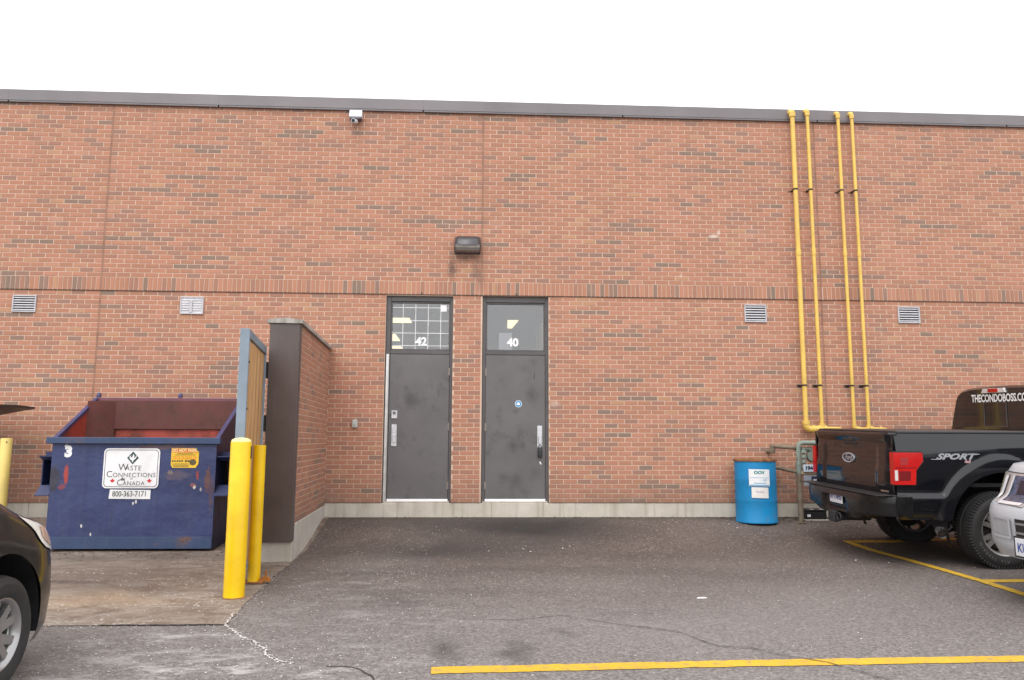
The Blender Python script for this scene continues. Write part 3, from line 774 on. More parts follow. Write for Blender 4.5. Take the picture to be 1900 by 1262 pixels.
# wall pack lamp
t = thing('wall_lamp', 'dark bronze wall pack lamp with prismatic lens above the doors', 'lamp', (-.105, UY, 3.84))
m = MB()
prof = [(0, .005), (-.155, .005), (-.205, .03), (-.205, .085), (-.19, .16), (-.12, .235), (-.04, .252), (0, .252)]
rows = []
for (xx, sy) in ((-.197, .30), (-.190, .58), (-.170, .86), (-.135, 1), (.135, 1), (.170, .86), (.190, .58), (.197, .30)):
    rows.append([(xx, p[0]*sy, .085+(p[1]-.085)*(.35+.65*min(1, sy)) if p[1] > .085 else p[1]+.0*sy) for p in prof[3:]])
m.grid(rows); m.box(-.19, .19, -.02, 0, .0, .25); m.build('housing', plain('lamp_bronze', (.075, .070, .075), .35, .3), t, smooth=40)
m = MB(); rows = []
for xx in [-.178+.356*k/24 for k in range(25)]:
    e = .004 if int(round((xx+.178)/.356*24)) % 2 else 0
    rows.append([(xx, -.196+e, .088), (xx, -.185+e, .05), (xx, -.145+e, .012), (xx, -.03, .004)])
m.grid(rows); m.build('lens', plain('lamp_lens', (.30, .27, .25), .25, 0, .2, 30), t)
m = MB()
for sx in (-1, 1): m.prism([(-.2, .085), (-.185, .045), (-.14, .006), (-.02, -.004), (-.02, .085)], sx*.18, sx*.192, 'YZ')
m.cbox(-.185, .185, -.035, -.018, -.008, .006, .003); m.build('lens_frame', plain('lamp_bronze', (0, 0, 0)), t)
# floodlight with camera near the roof edge
t = thing('security_camera', 'white security camera on a box bracket under the roof edge', 'camera', (-1.805, UY, 5.80))
m = MB(); m.cbox(-.088, .088, -.085, -.002, .085, .195, .008); m.prism([(-.12, .085), (-.12, .10), (-.085, .20), (0, .20), (0, .085)], -.092, .092, 'YZ'); m.build('mount_box', plain('camera_white', (.66, .69, .74), .4), t)
m = MB(); m.box(-.086, .086, -.115, -.01, .060, .084); m.build('base_plate', plain('camera_grey', (.16, .14, .16), .5), t)
m = MB(); m.tube([(.012, -.06, .06), (-.002, -.085, .02)], [.020, .022], 10); m.tube([(.0, -.055, .028), (-.022, -.17, .0)], [.034, .034], 14); m.build('camera_barrel', plain('camera_white', (0, 0, 0)), t, smooth=40)
m = MB(); m.tube([(-.0215, -.1705, -.0002), (-.023, -.178, -.002)], [.027, .024], 14); m.build('lens', MBLK, t)
# small grey box between the enclosure and the door
t = thing('bell_box', 'small pale grey box on the brick wall beside the enclosure', 'box', (-1.69, 0, 1.26))
m = MB(); m.cbox(-.036, .036, -.045, 0, 0, .112, .008); m.build('case', plain('bell_grey', (.50, .52, .49), .5), t)
m = MB(); m.cbox(-.018, .018, -.049, -.0445, .02, .05, .003); m.build('button', plain('bell_button', (.33, .35, .33), .5), t)

# yellow gas risers
def riser(x, r, ztop, zbot, back, label, low):
    t = thing('gas_pipe', label, 'pipe', (x, -.12, zbot), group='yellow gas risers')
    h = ztop-zbot; m = MB()
    m.tube([(0, 0, r), (0, 0, h-.02)], r, 16); m.build('riser', MGAS, t, smooth=40)
    m = MB(); m.tube([(0, 0, h-.10), (0, 0, h-.03)], r*1.38, 16)
    m.tube([(0, 0, h-.06), (0, .012, h-.015), (0, .04, h), (0, .085, h)], r*1.28, 16); m.tube([(0, .05, h), (0, .11, h)], r*1.4, 16)
    m.build('elbow', MGAS, t, smooth=40)
    m = MB(); m.tube([(0, .08, h), (0, back, h)], r, 14); m.build('roof_run', MGAS, t, smooth=40)
    for hz in (4.9-zbot, 1.91-zbot):
        m = MB(); m.tube([(0, 0, hz-.012), (0, 0, hz+.012)], r+.005, 16); m.build('clamp', MCLAMP, t)
        m = MB(); m.cbox(-.03, -.005, r*.5, .125, hz-.012, hz+.012, .002); m.cbox(-.062, .012, .112, .1195, hz-.02, hz+.02, .002); m.build('bracket', MCLAMP, t)
    m = MB(); m.tube([(0, 0, 3.95-zbot), (0, 0, 3.87-zbot)] if low != 2 else [(0, 0, 3.98-zbot), (0, 0, 3.88-zbot)], r*1.2, 16); m.build('coupling', MGAS, t, smooth=40)
    return t
t = riser(4.875, .0345, 6.155, 1.27, .75, 'thickest yellow gas pipe, first from the left on the wall', 1)
m = MB(); m.tube([(0, 0, .10), (0, 0, .05), (.018, 0, .016), (.05, 0, 0), (.10, 0, 0)], .05, 16); m.tube([(0, 0, .07), (0, 0, .12)], .056, 16); m.tube([(.085, 0, 0), (.125, 0, 0)], .056, 16); m.build('elbow', MGAS, t, smooth=40)
m = MB(); m.tube([(.1, 0, 0), (.235, 0, .012), (.30, 0, .002), (.31, .0, -.5)], [.042, .046, .044, .042], 16); m.build('branch', MGAS, t, smooth=40)
t = riser(5.112, .0265, 6.18, 1.285, .9, 'second yellow gas pipe from the left, beside the thickest one', 2)
m = MB(); m.tube([(-.06, 0, 0), (.06, 0, 0)], .042, 14); m.tube([(0, 0, 0), (0, 0, .07)], .042, 14); m.build('tee', MGAS, t, smooth=40)
m = MB(); m.tube([(.05, 0, 0), (.26, 0, -.003), (.28, 0, -.02), (.29, 0, -.5)], .024, 12); m.build('branch', MGAS, t, smooth=40)
t = riser(5.596, .0245, 6.15, 1.275, .55, 'third yellow gas pipe from the left', 3)
m = MB(); m.tube([(0, 0, .07), (0, 0, .03), (.012, 0, .008), (.03, 0, 0), (.08, 0, 0)], .036, 14); m.build('elbow', MGAS, t, smooth=40)
m = MB(); m.tube([(.05, 0, 0), (.19, 0, 0)], .024, 12); m.build('branch', MGAS, t, smooth=40)
t = riser(5.815, .0245, 6.15, 1.278, .55, 'yellow gas pipe nearest the right of the four', 4)
m = MB(); m.tube([(-.04, 0, 0), (.06, 0, 0)], .037, 14); m.tube([(0, 0, 0), (0, 0, .06)], .037, 14); m.build('tee', MGAS, t, smooth=40)
m = MB(); m.tube([(.05, 0, 0), (.25, 0, -.006), (.27, 0, -.02), (.28, 0, -.5)], .024, 12); m.tube([(.15, 0, -.002), (.19, 0, -.004)], .034, 12); m.build('branch', MGAS, t, smooth=40)

# gas meter stand behind the pickup
MPIPE = mat_weathered('meter_grey_green', (.20, .235, .20), .9, .6, (.10, .06, .03), 9, sm=(.58, .72))
MRUSTP = mat_weathered('meter_rusty', (.20, .16, .115), .9, .7, (.09, .055, .03), 8, sm=(.45, .65))
t = thing('gas_meter', 'grey green gas meter pipework on a rusty post behind the pickup', 'gas meter', (4.61, -.42, zg(-.42)))
z0 = -zg(-.42)
m = MB(); m.tube([(0, 0, -.02), (.0, 0, z0+.64)], .036, 12); m.lathe([(.0, .01), (.07, .008), (.075, 0)], 14, 'Z', (0, 0, 0)); m.build('post', MRUSTP, t, smooth=40)
m = MB(); m.tube([(0, 0, z0+.62), (0, 0, z0+1.01), (.02, 0, z0+1.055), (.06, 0, z0+1.07), (.62, 0, z0+1.07)], .035, 14); m.build('riser', MPIPE, t, smooth=40)
m = MB(); m.tube([(-.02, .05, z0+.98), (.5, .06, z0+.98)], .03, 12); m.tube([(.0, .03, z0+.60), (0, .0, z0+.78)], .042, 12); m.build('manifold', MPIPE, t, smooth=40)
m = MB(); m.tube([(-.02, 0, z0+1.0), (-.26, .2, z0+1.02), (-.30, .24, z0+1.02)], .030, 12); m.tube([(-.28, .22, z0+1.03), (-.28, .24, z0+.92)], .040, 12); m.tube([(-.28, .22, z0+.94), (-.28, .43, z0+.94)], .028, 12); m.build('wall_arm', MRUSTP, t, smooth=40)
m = MB(); m.tube([(-.02, 0, z0+.66), (-.24, .3, z0+.72), (-.26, .43, z0+.72)], .026, 12); m.lathe([(0, -.02), (.055, -.016), (.055, .02)], 14, 'Y', (-.26, .40, z0+.72)); m.build('wall_arm', MRUSTP, t, smooth=40)
m = MB()
for k in range(4): m.tube([(.07, -.01, z0+.72+.07*k), (.07, -.01, z0+.755+.07*k)], [.04, .036], 12)
m.tube([(.07, -.01, z0+.66), (.07, -.01, z0+1.0)], .022, 10); m.build('valve_stack', MPIPE, t, smooth=40)
m = MB(); m.lathe([(0, -.04), (.07, -.035), (.085, 0), (.07, .035), (0, .04)], 20, 'Y', (.22, .07, z0+.88)); m.tube([(.22, .07, z0+.86), (.22, .05, z0+.99)], .03, 10); m.build('regulator', MPIPE, t, smooth=40)
m = MB(); m.tube([(.02, .0, z0+.64), (.5, .02, z0+.64)], .032, 12); m.build('cross_pipe', plain('meter_tan', (.33, .24, .16), .6), t, smooth=40)
m = MB(); m.cbox(.045, .26, -.052, -.045, z0+.665, z0+.765, .003); pl = m.build('tag_plate', plain('tag_pale', (.50, .58, .66), .5), t)
m = MB(); text(m, '194 6', .075, XZ(.15, -.0535, z0+.715), bold=.004); m.build('lettering', plain('tag_ink', (.02, .02, .05), .6), pl)
m = MB(); m.cbox(.045, .32, -.052, -.04, z0+.47, z0+.615, .003); pl = m.build('tag_plate', plain('tag_grey', (.26, .29, .33), .5), t)
m = MB(); m.cbox(.15, .31, -.0565, -.0522, z0+.485, z0+.605, .002); m.build('display', plain('tag_ink', (0, 0, 0)), pl)
m = MB(); m.cbox(.175, .25, -.060, -.0567, z0+.50, z0+.565, .001); m.build('dial', MGREYP, pl)
# bait station at the wall foot
t = thing('bait_station', 'black low box trap on the ground at the wall foot beside the meter post', 'trap box', (4.905, -.14, zg(-.14)))
m = MB(); m.cbox(-.155, .155, -.115, .115, 0, .11, .012); m.build('base', MBLK, t)
m = MB(); m.cbox(-.162, .162, -.12, .12, .111, .138, .006); m.build('lid', MBLK, t)
m = MB(); m.cbox(-.135, -.085, -.121, -.1152, .035, .07, .001); m.cbox(.06, .125, -.1205, -.05, .1385, .141, .001); m.cbox(-.08, -.03, -.1205, -.06, .1385, .141, .001); m.build('sticker', MWHT, t)
m = MB(); m.cbox(-.17, .17, -.14, .13, -.03, -.0005, .004); m.build('slab', MFOUND, t)

# ================================================================== BLUE DRUM
MDRUM = mat_weathered('drum_blue', (.002, .215, .47), .6, .55, (.14, .09, .06), 3.2, sm=(.62, .80), dust=.06)
MRUST = plain('rust', (.23, .10, .045), .85, 0, .5, 14, .4)
dr = thing('steel_drum', 'bright blue steel drum with rusty rim and two white labels', 'drum', (4.005, -.345, zg(-.345)))
m = MB(); rr = .283
m.lathe([(0, .012), (rr-.01, .012), (rr+.004, .0), (rr+.006, .018), (rr, .03), (rr, .28), (rr+.0022, .295), (rr+.0022, .305), (rr, .32), (rr, .57), (rr+.0022, .585), (rr+.0022, .595), (rr, .61), (rr, .855)], 48)
m.build('body', MDRUM, dr, smooth=40)
m = MB(); m.lathe([(rr+.002, .838), (rr+.013, .842), (rr+.015, .856), (rr+.010, .873), (rr-.006, .876), (rr-.014, .866)], 48); m.build('rim', MRUST, dr, smooth=50)
m = MB(); m.lathe([(0, .862), (rr-.012, .862)], 48); lid = m.build('lid', MRUST, dr)
m = MB(); m.lathe([(.034, .862), (.034, .874), (0, .876)], 16, 'Z', (.15, .05, 0)); m.lathe([(.02, .862), (.02, .872), (0, .873)], 12, 'Z', (-.18, -.05, 0)); m.build('bung', MRUST, lid)
def wrap(m, poly_w, z0, z1, off, mi=0, a0=0.0, skew=0.0):
    rows = []
    for k in range(9):
        u = poly_w[0]+(poly_w[1]-poly_w[0])*k/8; a = a0+u/rr
        rows.append([((rr+off)*math.sin(a), -(rr+off)*math.cos(a), z+skew*u) for z in (z0, z1)])
    m.grid(rows, mi)
def wraptext(m, s, size, u0, z, a0, off, mi=0, bold=0):
    mm = MB(); text(mm, s, size, Matrix.Translation((u0, z, 0)), bold=bold)
    m.add([((rr+off)*math.sin(a0+v[0]/rr), -(rr+off)*math.cos(a0+v[0]/rr), v[1]) for v in mm.v], mm.f, mi)
MTEAL = plain('label_teal', (.02, .24, .24), .5); MLBLUE = plain('label_blue', (.16, .40, .62), .5); MFAINT = plain('label_faint', (.45, .50, .55), .5); MRED = plain('label_red', (.5, .12, .15), .6)
A0 = -.10
m = MB(); wrap(m, (-.155, .125), .505, .735, .0095, 0, A0, -.02); lb = m.build('label', MWHT, dr)
m = MB(); wraptext(m, 'OOV', .062, -.018, .69, A0, .0115, 0, .003); m.build('label_print', MTEAL, lb)
m = MB(); wrap(m, (-.14, .11), .618, .624, .011, 0, A0, -.02); wraptext(m, '- 200', .04, .04, .588, A0, .0115); wrap(m, (-.15, .12), .510, .526, .011, 0, A0, -.02); wrap(m, (-.09, .07), .542, .552, .011, 0, A0, -.02); m.build('label_bar', MLBLUE, lb)
m = MB(); wrap(m, (-.125, .10), .345, .490, .0095, 0, A0, -.02); lb = m.build('label', plain('label_cream', (.80, .76, .72), .6), dr)
m = MB(); wraptext(m, 'Recycle', .035, -.015, .43, A0, .0115); m.build('label_print', plain('label_violet', (.33, .25, .45), .6), lb)

# ================================================================== ENCLOSURE WALL, GATE, BOLLARDS
EA, EB = Vector((-1.956, -2.515, 0)), Vector((-2.085, 0, 0))
edir = (EB-EA).normalized(); elen = (EB-EA).length; ew = .32
enc = thing('enclosure_wall', 'short brick enclosure wall with brown steel end post and concrete cap', 'wall', (-2.12, -2.5, -.23))
ez = .23
# local frame: u along the wall from its free end to the building, n out of the right face, origin at EA
EF = Matrix.Translation((EA.x+2.12, EA.y+2.5, ez)) @ frame((0, 0, 0), edir, (0, 0, 1)).to_4x4()
# frame(): X = along, Y = up, Z = along x up = outward (+X side)
def EM(u, z, n): return EF @ Vector((u, z, n))
TB = Matrix(((1, 0, 0, 0), (0, 0, 1, 0), (0, -1, 0, 0), (0, 0, 0, 1)))   # brick (x, y-in, z-up) to wall frame (u, up, out)
EFB = EF @ TB
cand = []; ZB, ZT = .165, 2.375; nc = 33; pt = (ZT-ZB)/nc
for r in range(nc):
    x = .01-(.1 if r % 2 else 0)
    while x < elen:
        u0, u1 = max(.012, x), min(x+.19, elen-.012)
        if u1-u0 > .03: cand.append((u0, u1, ZB+r*pt+.0045, ZB+(r+1)*pt-.005, next(tg), random.uniform(-.001, .001)))
        x += .2
cand.sort(key=lambda b: b[0]+(0 if b[1]-b[0] > .12 else .5))
mf = MB()
for k, b in enumerate(cand):
    if k < 300: brick_part(*b, enc, T=EFB)
    else: brick_geo(mf, *b[:5], yf=b[5], T=EFB)
TL = EF @ Matrix(((1, 0, 0, 0), (0, 0, 1, 0), (0, 1, 0, -ew), (0, 0, 0, 1)))
for b in cand: brick_geo(mf, b[0], b[1], b[2], b[3], next(tg), 0.0, T=TL)
mf.build('brickwork', MBRICK, enc, kind='stuff', fixn=False)
m = MB(); m.box(.02, elen, .0045, ew-.0045, ZB, ZT, T=EFB); m.build('mortar_bed', MMORTAR, enc)
m = MB(); m.cbox(.004, elen, -.004, ew+.004, -.55, ZB-.003, .008, T=EFB); m.build('footing', mat_concrete('footing_concrete', (.42, .39, .34), (.58, .55, .50), (.3, .25, .19), .35), enc)
for k in range(3):
    a, b = -.055+(elen+.03)*k/3, -.055+(elen+.03)*(k+1)/3
    m = MB(); m.prism([(-.035, ZT+.004), (ew+.035, ZT+.004), (ew+.035, ZT+.045), (ew/2, ZT+.066), (-.035, ZT+.045)], a+.002, b-.002, 'YZ', T=EFB); m.build('cap_stone', MCAP, enc)
MPOST = mat_weathered('post_brown', (.085, .062, .056), .4, .42, (.06, .03, .02), 3, sm=(.66, .8), dust=.35)
m = MB(); m.cbox(-.035, -.001, -.006, ew+.004, -.02, ZT+.001, .004, T=EFB); m.cbox(-.0005, .075, -.010, -.0012, -.015, ZT-.02, .002, T=EFB); m.cbox(-.0005, .075, ew+.002, ew+.010, -.015, ZT-.02, .002, T=EFB)
m.build('end_post', MPOST, enc)
for hz in (1.86, 1.27):
    m = MB(); m.cbox(-.03, .03, ew+.010, ew+.03, hz-.10, hz+.08, .003, T=EFB); m.tube([EFB @ Vector((-.02, ew+.045, hz-.08)), EFB @ Vector((-.02, ew+.045, hz+.06))], .018, 10); m.cbox(-.03, -.01, ew+.02, ew+.06, hz-.03, hz+.01, .002, T=EFB)
    m.build('hinge_bracket', MCLAMP, enc)
# gate leaf standing open
gn, gf = Vector((-2.112, -4.05, 0)), Vector((-2.335, -2.60, 0))
gd = (gf-gn).normalized(); gl = (gf-gn).length; gz = zg(-3.4)
gate = thing('enclosure_gate', 'open wooden gate leaf in a grey steel frame beside the brown post', 'gate', (gn.x, gn.y, gz))
GF = frame((0, 0, 0), gd, (0, 0, 1)) @ TB
MGF = mat_weathered('gate_frame_grey', (.21, .26, .31), .5, .5, (.10, .08, .06), 5, sm=(.66, .8), dust=.3)
gb, gt = .10, 2.36
def gp(name, mt, *a): m = MB(); m.cbox(*a, .004, T=GF); return m.build(name, mt, gate)
gp('stile', MGF, 0, .05, -.042, .042, gb, gt); gp('stile', MGF, gl-.05, gl, -.042, .042, gb, gt-.0)
gp('rail', MGF, .0505, gl-.0505, -.042, .042, gt-.085, gt-.001); gp('rail', MGF, .0505, gl-.0505, -.041, .041, gb, gb+.06); gp('rail', MGF, .0505, gl-.0505, .018, .041, 1.15, 1.22)
MWOOD = mat_wood(); nb = 10; bwid = (gl-.102)/nb
for k in range(nb):
    u = .051+bwid*k; m = MB(); m.cbox(u+.004, u+bwid-.006, -.026+random.uniform(-.004, .004), .004, gb+.061, gt-.087+random.uniform(-.004, .0), .003, T=GF); m.build('board', MWOOD, gate)
for z in (.75, 1.62, 2.05):
    m = MB(); m.tube([GF @ Vector((.018, -.043, z)), GF @ Vector((.018, -.052, z))], .011, 8); m.build('bolt', MCLAMP, gate)
m = MB(); m.tube([GF @ Vector((.03, .055, .02)), GF @ Vector((.03, .055, .75))], .012, 8); m.build('drop_rod', MRUST, gate)
# bollards
t = thing('bollard', 'fat bright yellow bollard with domed mortar top in front of the gate', 'bollard', (-2.052, -4.20, zg(-4.2)), group='yellow bollards')
hh = 1.075-zg(-4.2)
m = MB(); m.lathe([(.0905, -.03), (.0895, .02), (.0895, hh-.02), (.086, hh-.012), (.082, hh-.012)], 32); m.build('pipe', MBOLL, t, smooth=40)
m = MB(); m.lathe([(.087, hh-.013), (.080, hh+.006), (.055, hh+.018), (.02, hh+.024), (0, hh+.0245)], 32); m.build('dome', MDOME, t, smooth=60)
m = MB(); m.lathe([(.098, .001), (.094, .010), (.0895, .012)], 32); m.build('base_ring', MRUST, t)
m = MB(); m.cbox(.0895, .094, -.012, .012, hh-.16, hh-.05, .002); m.build('hole', MBLK, t)
t = thing('bollard', 'slim bright yellow bollard standing between the gate and the brown post', 'bollard', (-2.050, -3.60, zg(-3.6)), group='yellow bollards')
hh = 1.028-zg(-3.6)
m = MB(); m.lathe([(.0585, -.02), (.0575, .02), (.0575, hh), (.052, hh+.002), (0, hh+.002)], 28); m.build('pipe', MBOLL, t, smooth=40)
m = MB(); m.cbox(-.13, .10, -.08, .08, .006, .022, .003); m.build('base_plate', MRUST, t)
m = MB(); m.prism([(.055, .022), (.16, .022), (.15, .055), (.10, .07), (.07, .05)], -.05, .0, 'XZ'); m.tube([(.115, -.02, .05), (.118, -.02, .115)], .009, 7); m.build('rusty_lug', plain('rust_orange', (.33, .12, .02), .85, 0, .5, 16, .4), t)
t = thing('bollard', 'pale faded yellow bollard behind the black car at the left', 'bollard', (-5.765, -1.3, zg(-1.3)), group='yellow bollards')
hh = 1.09-zg(-1.3)
m = MB(); m.lathe([(.066, -.02), (.065, .02), (.065, hh-.01), (.060, hh-.004), (0, hh)], 28); m.build('pipe', MPALE, t, smooth=40)
m = MB(); m.lathe([(0, -.003), (.009, -.002), (.009, 0)], 10, 'Y', (.035, -.056, hh-.05)); m.build('hole', MBLK, t)

# ================================================================== BLUE DUMPSTER
MDB = mat_weathered('dumpster_blue', (.022, .031, .095), .75, .42, (.13, .045, .03), 2.3, sm=(.60, .78), dust=.25)
MDBR = mat_weathered('dumpster_rim_blue', (.030, .055, .125), .9, .45, (.13, .065, .03), 2.6, sm=(.54, .74), dust=.25)
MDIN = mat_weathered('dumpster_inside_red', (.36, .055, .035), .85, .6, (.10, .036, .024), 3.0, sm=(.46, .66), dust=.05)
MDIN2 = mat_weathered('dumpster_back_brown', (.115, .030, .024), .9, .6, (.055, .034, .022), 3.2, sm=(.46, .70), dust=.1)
dz = zg(-1.4)
def mat_front():
    """front of the dumpster: blue with bare primer, rust and scuffs where hauling gear has rubbed"""
    t = NT('dumpster_front'); co = t.coord()
    base = (.026, .038, .118)
    c = t.ramp(t.noise(co, 2.2, 6, .6), [(.3, tuple(x*.78 for x in base)), (.7, tuple(x*1.25 for x in base))])
    st = t.noise(t.mapping(co, (7, 1, .6)), 1.8, 7, .65)
    c = t.mix(t.ramp(st, [(.50, 0), (.80, .30)]), c, (.075, .085, .14))
    c = t.mix(t.ramp(t.noise(t.mapping(co, (9, 1, .5), (3, 0, 0)), 1.5, 6, .7), [(.55, 0), (.8, .55)]), c, (.012, .014, .035))
    fine = t.noise(co, 24, 6, .75)
    def spot(cx, cz, rx, rz, col, k, wob=.05, thr=.42):
        nonlocal c
        nz = t.math('MULTIPLY', t.math('SUBTRACT', t.noise(co, 9, 5, .7), .5), wob*2)
        v = t.n('ShaderNodeVectorMath', operation='ADD'); t.set(v.inputs[0], co)
        cb = t.n('ShaderNodeCombineXYZ'); t.set(cb.inputs[0], nz); t.set(cb.inputs[2], nz); t.set(v.inputs[1], cb.outputs[0])
        q = t.mapping(v.outputs[0], (1/rx, 0, 1/rz), (-cx/rx, 0, -cz/rz))
        l = t.n('ShaderNodeVectorMath', operation='LENGTH'); t.set(l.inputs[0], q)
        mk = t.math('ADD', t.math('SUBTRACT', 1.0, l.outputs['Value']), t.math('MULTIPLY', t.math('SUBTRACT', fine, .5), 1.6))
        c = t.mix(t.ramp(mk, [(thr-.12, 0.0), (thr+.12, k)]), c, col)
    RZ = -dz
    spot(-.90, .62+RZ, .10, .26, (.035, .030, .034), .8)
    spot(-.765, .67+RZ, .045, .18, (.36, .045, .028), .95, .03); spot(-.80, .53+RZ, .07, .05, (.25, .04, .03), .7)
    spot(.50, .66+RZ, .24, .09, (.10, .075, .10), .7, .08); spot(.42, .70+RZ, .06, .04, (.26, .20, .15), .6, .03)
    spot(.74, .66+RZ, .035, .09, (.30, .045, .03), .85, .03); spot(.86, .60+RZ, .05, .24, (.14, .055, .035), .8); spot(.91, .45+RZ, .04, .35, (.10, .045, .035), .55)
    spot(.71, .525+RZ, .022, .03, (.6, .5, .46), .9, .01, .3); spot(.785, .50+RZ, .018, .03, (.38, .34, .34), .9, .01, .3); spot(.69, .55+RZ, .05, .035, (.30, .10, .06), .7, .02)
    spot(.30, .99+RZ, .6, .04, (.16, .075, .035), .55, .1)
    for (px, pz) in ((-.55, .08), (-.44, -.015), (.02, .34), (.05, .36)): spot(px, pz+RZ, .013, .028, (.6, .58, .55), .9, .01, .3)
    return t.finish(c, .45, bump=t.noise(co, 2.6, 4), bstr=.6, bdist=.04)
dmp = thing('dumpster', 'open dark blue steel dumpster with rusty red inside and white sign', 'dumpster', (-3.97, -1.85, dz))
L2, DD = .945, .98
zb, zf, zk = -.178-dz, 1.045-dz, 1.585-dz
tk = .012
m = MB(); m.box(-L2, L2, 0, tk, zb, zf); fr_ = m.build('front_panel', mat_front(), dmp)
m = MB(); m.cbox(-L2, L2, -.007, -.0005, zb, zb+.135, .002); m.build('kick_band', MDBR, dmp)
m = MB(); m.box(-L2, L2, DD-tk, DD, zb, zk); m.build('back_panel', MDB, dmp)
for s in (-1, 1):
    m = MB(); a, b = (s*L2, s*(L2-tk)); m.prism([(tk, zb), (DD-tk, zb), (DD-tk, zk), (tk, zf)], min(a, b), max(a, b), 'YZ'); m.build('side_panel', MDB, dmp)
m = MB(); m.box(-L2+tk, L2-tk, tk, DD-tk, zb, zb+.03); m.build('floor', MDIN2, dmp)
m = MB(); q = tk+.002
m.add([(-L2+q, q, zb+.04), (L2-q, q, zb+.04), (L2-q, q, zf-.002), (-L2+q, q, zf-.002)], [(0, 1, 2, 3)], 0)
for s in (-1, 1): m.add([(s*(L2-q), q, zb+.04), (s*(L2-q), DD-q, zb+.04), (s*(L2-q), DD-q, zk-.002), (s*(L2-q), q, zf-.002)], [(0, 1, 2, 3)], 0)
m.add([(-L2+q, DD-q, zb+.04), (L2-q, DD-q, zb+.04), (L2-q, DD-q, 1.30-dz-.09), (-L2+q, DD-q, 1.30-dz-.09)], [(0, 1, 2, 3)], 0)
m.build('inner_lining', MDIN, dmp)
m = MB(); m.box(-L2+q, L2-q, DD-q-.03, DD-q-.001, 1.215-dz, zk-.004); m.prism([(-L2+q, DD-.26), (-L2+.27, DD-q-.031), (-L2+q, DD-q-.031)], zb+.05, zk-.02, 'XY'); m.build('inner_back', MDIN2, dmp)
# rims
m = MB(); m.cbox(-L2-.055, L2+.055, -.048, .030, zf-.018, zf+.058, .006); m.build('front_rim', MDBR, dmp)
MVIO = mat_weathered('rim_violet', (.050, .046, .125), .5, .45, (.16, .06, .04), 3, sm=(.62, .78))
for s in (-1, 1):
    m = MB(); x0, x1 = s*(L2-.03), s*(L2+.018)
    m.prism([(.031, zf+.01), (DD-.03, zk-.01), (DD-.03, zk+.03), (.031, zf+.058)], min(x0, x1), max(x0, x1), 'YZ'); m.build('side_rim', MVIO, dmp)
m = MB(); m.cbox(-L2-.02, L2+.02, DD-.028, DD+.03, zk-.012, zk+.036, .005); m.build('back_rim', mat_weathered('rim_dull_red', (.17, .055, .075), .6, .5), dmp)
for x in (-L2+.02, .12, L2-.02):
    m = MB(); m.prism([(DD-.02, zk+.036), (DD+.03, zk+.036), (DD+.03, zk+.085), (DD+.005, zk+.10), (DD-.02, zk+.07)], x-.02, x+.02, 'YZ'); m.build('hinge_lug', MVIO, dmp)
# fork pockets
for s in (-1, 1):
    m = MB(); x0, x1 = s*(L2+.001), s*(L2+.155); a, b = min(x0, x1), max(x0, x1)
    zz = .53-dz
    m.box(a, b, .10, .88, zz+.30, zz+.315); m.box(a, b, .10, .88, zz, zz+.012)
    m.box(b-.012 if s > 0 else a, b if s > 0 else a+.012, .10, .88, zz+.0125, zz+.2995)
    m.box(a, b, .16, .90, zz+.32, zz+.40)
    m.prism([(.10, zz), (.10, zz+.012), (-.015, zz-.095), (-.015, zz-.107)], a, b, 'YZ')
    m.prism([(.10, zz+.315), (.10, zz+.30), (.02, zz+.345), (.02, zz+.357)], a, b, 'YZ')
    m.build('fork_pocket', MDB, dmp)
    m = MB(); m.box(a+.01, b-.01, .5, .51, zz+.02, zz+.29); m.build('pocket_plate', MBLK, dmp)
for x in (-L2+.08, -.02, L2-.12):
    m = MB(); m.cbox(x-.055, x+.055, .02, DD-.05, -.0, zb-.001, .004); m.build('skid', MRUST, dmp)
MPRIM = plain('bare_primer', (.45, .06, .035), .8, 0, .4, 14, .3)
# number, signs
m = MB(); text(m, '3', .165, XZ(-.758, -.002, .93-dz), bold=.012, sx=1.0); m.flat([(-.81, 1.0-dz), (-.77, 1.028-dz), (-.80, .985-dz)], 'XZ', -.002); m.build('painted_number', MWHT, fr_)
def rrect(x0, x1, z0, z1, r, n=6):
    p = []
    for (cx, cz, a0) in ((x1-r, z1-r, 0), (x0+r, z1-r, 90), (x0+r, z0+r, 180), (x1-r, z0+r, 270)):
        for k in range(n+1): a = R(a0+90*k/n); p.append((cx+r*math.cos(a), cz+r*math.sin(a)))
    return p
sx0, sx1, sz0, sz1 = -.345, .297, .512-dz, .975-dz
MSIGN = mat_weathered('sign_white', (.74, .74, .75), .35, .5, (.55, .42, .22), 1.6, sm=(.60, .78), dust=.1)
m = MB(); m.prism(rrect(sx0, sx1, sz0, sz1, .05), -.009, -.0005, 'XZ'); sg = m.build('sign', MSIGN, fr_)
MINK = plain('sign_ink', (.115, .115, .105), .6, 0, .3, 30); MGRN = plain('sign_green', (.03, .07, .065), .6, 0, .3, 30)
m = MB()
def outline(m, outer, inner, y):
    n = len(outer); m.add([(p[0], y, p[1]) for p in outer]+[(p[0], y, p[1]) for p in inner], [(k, (k+1) % n, n+(k+1) % n, n+k) for k in range(n)])
outline(m, rrect(sx0+.016, sx1-.016, sz0+.016, sz1-.016, .038), rrect(sx0+.023, sx1-.023, sz0+.023, sz1-.023, .033), -.0105); m.build('border', plain('sign_border', (.13, .10, .13), .6), sg)
m = MB(); cx = (sx0+sx1)/2
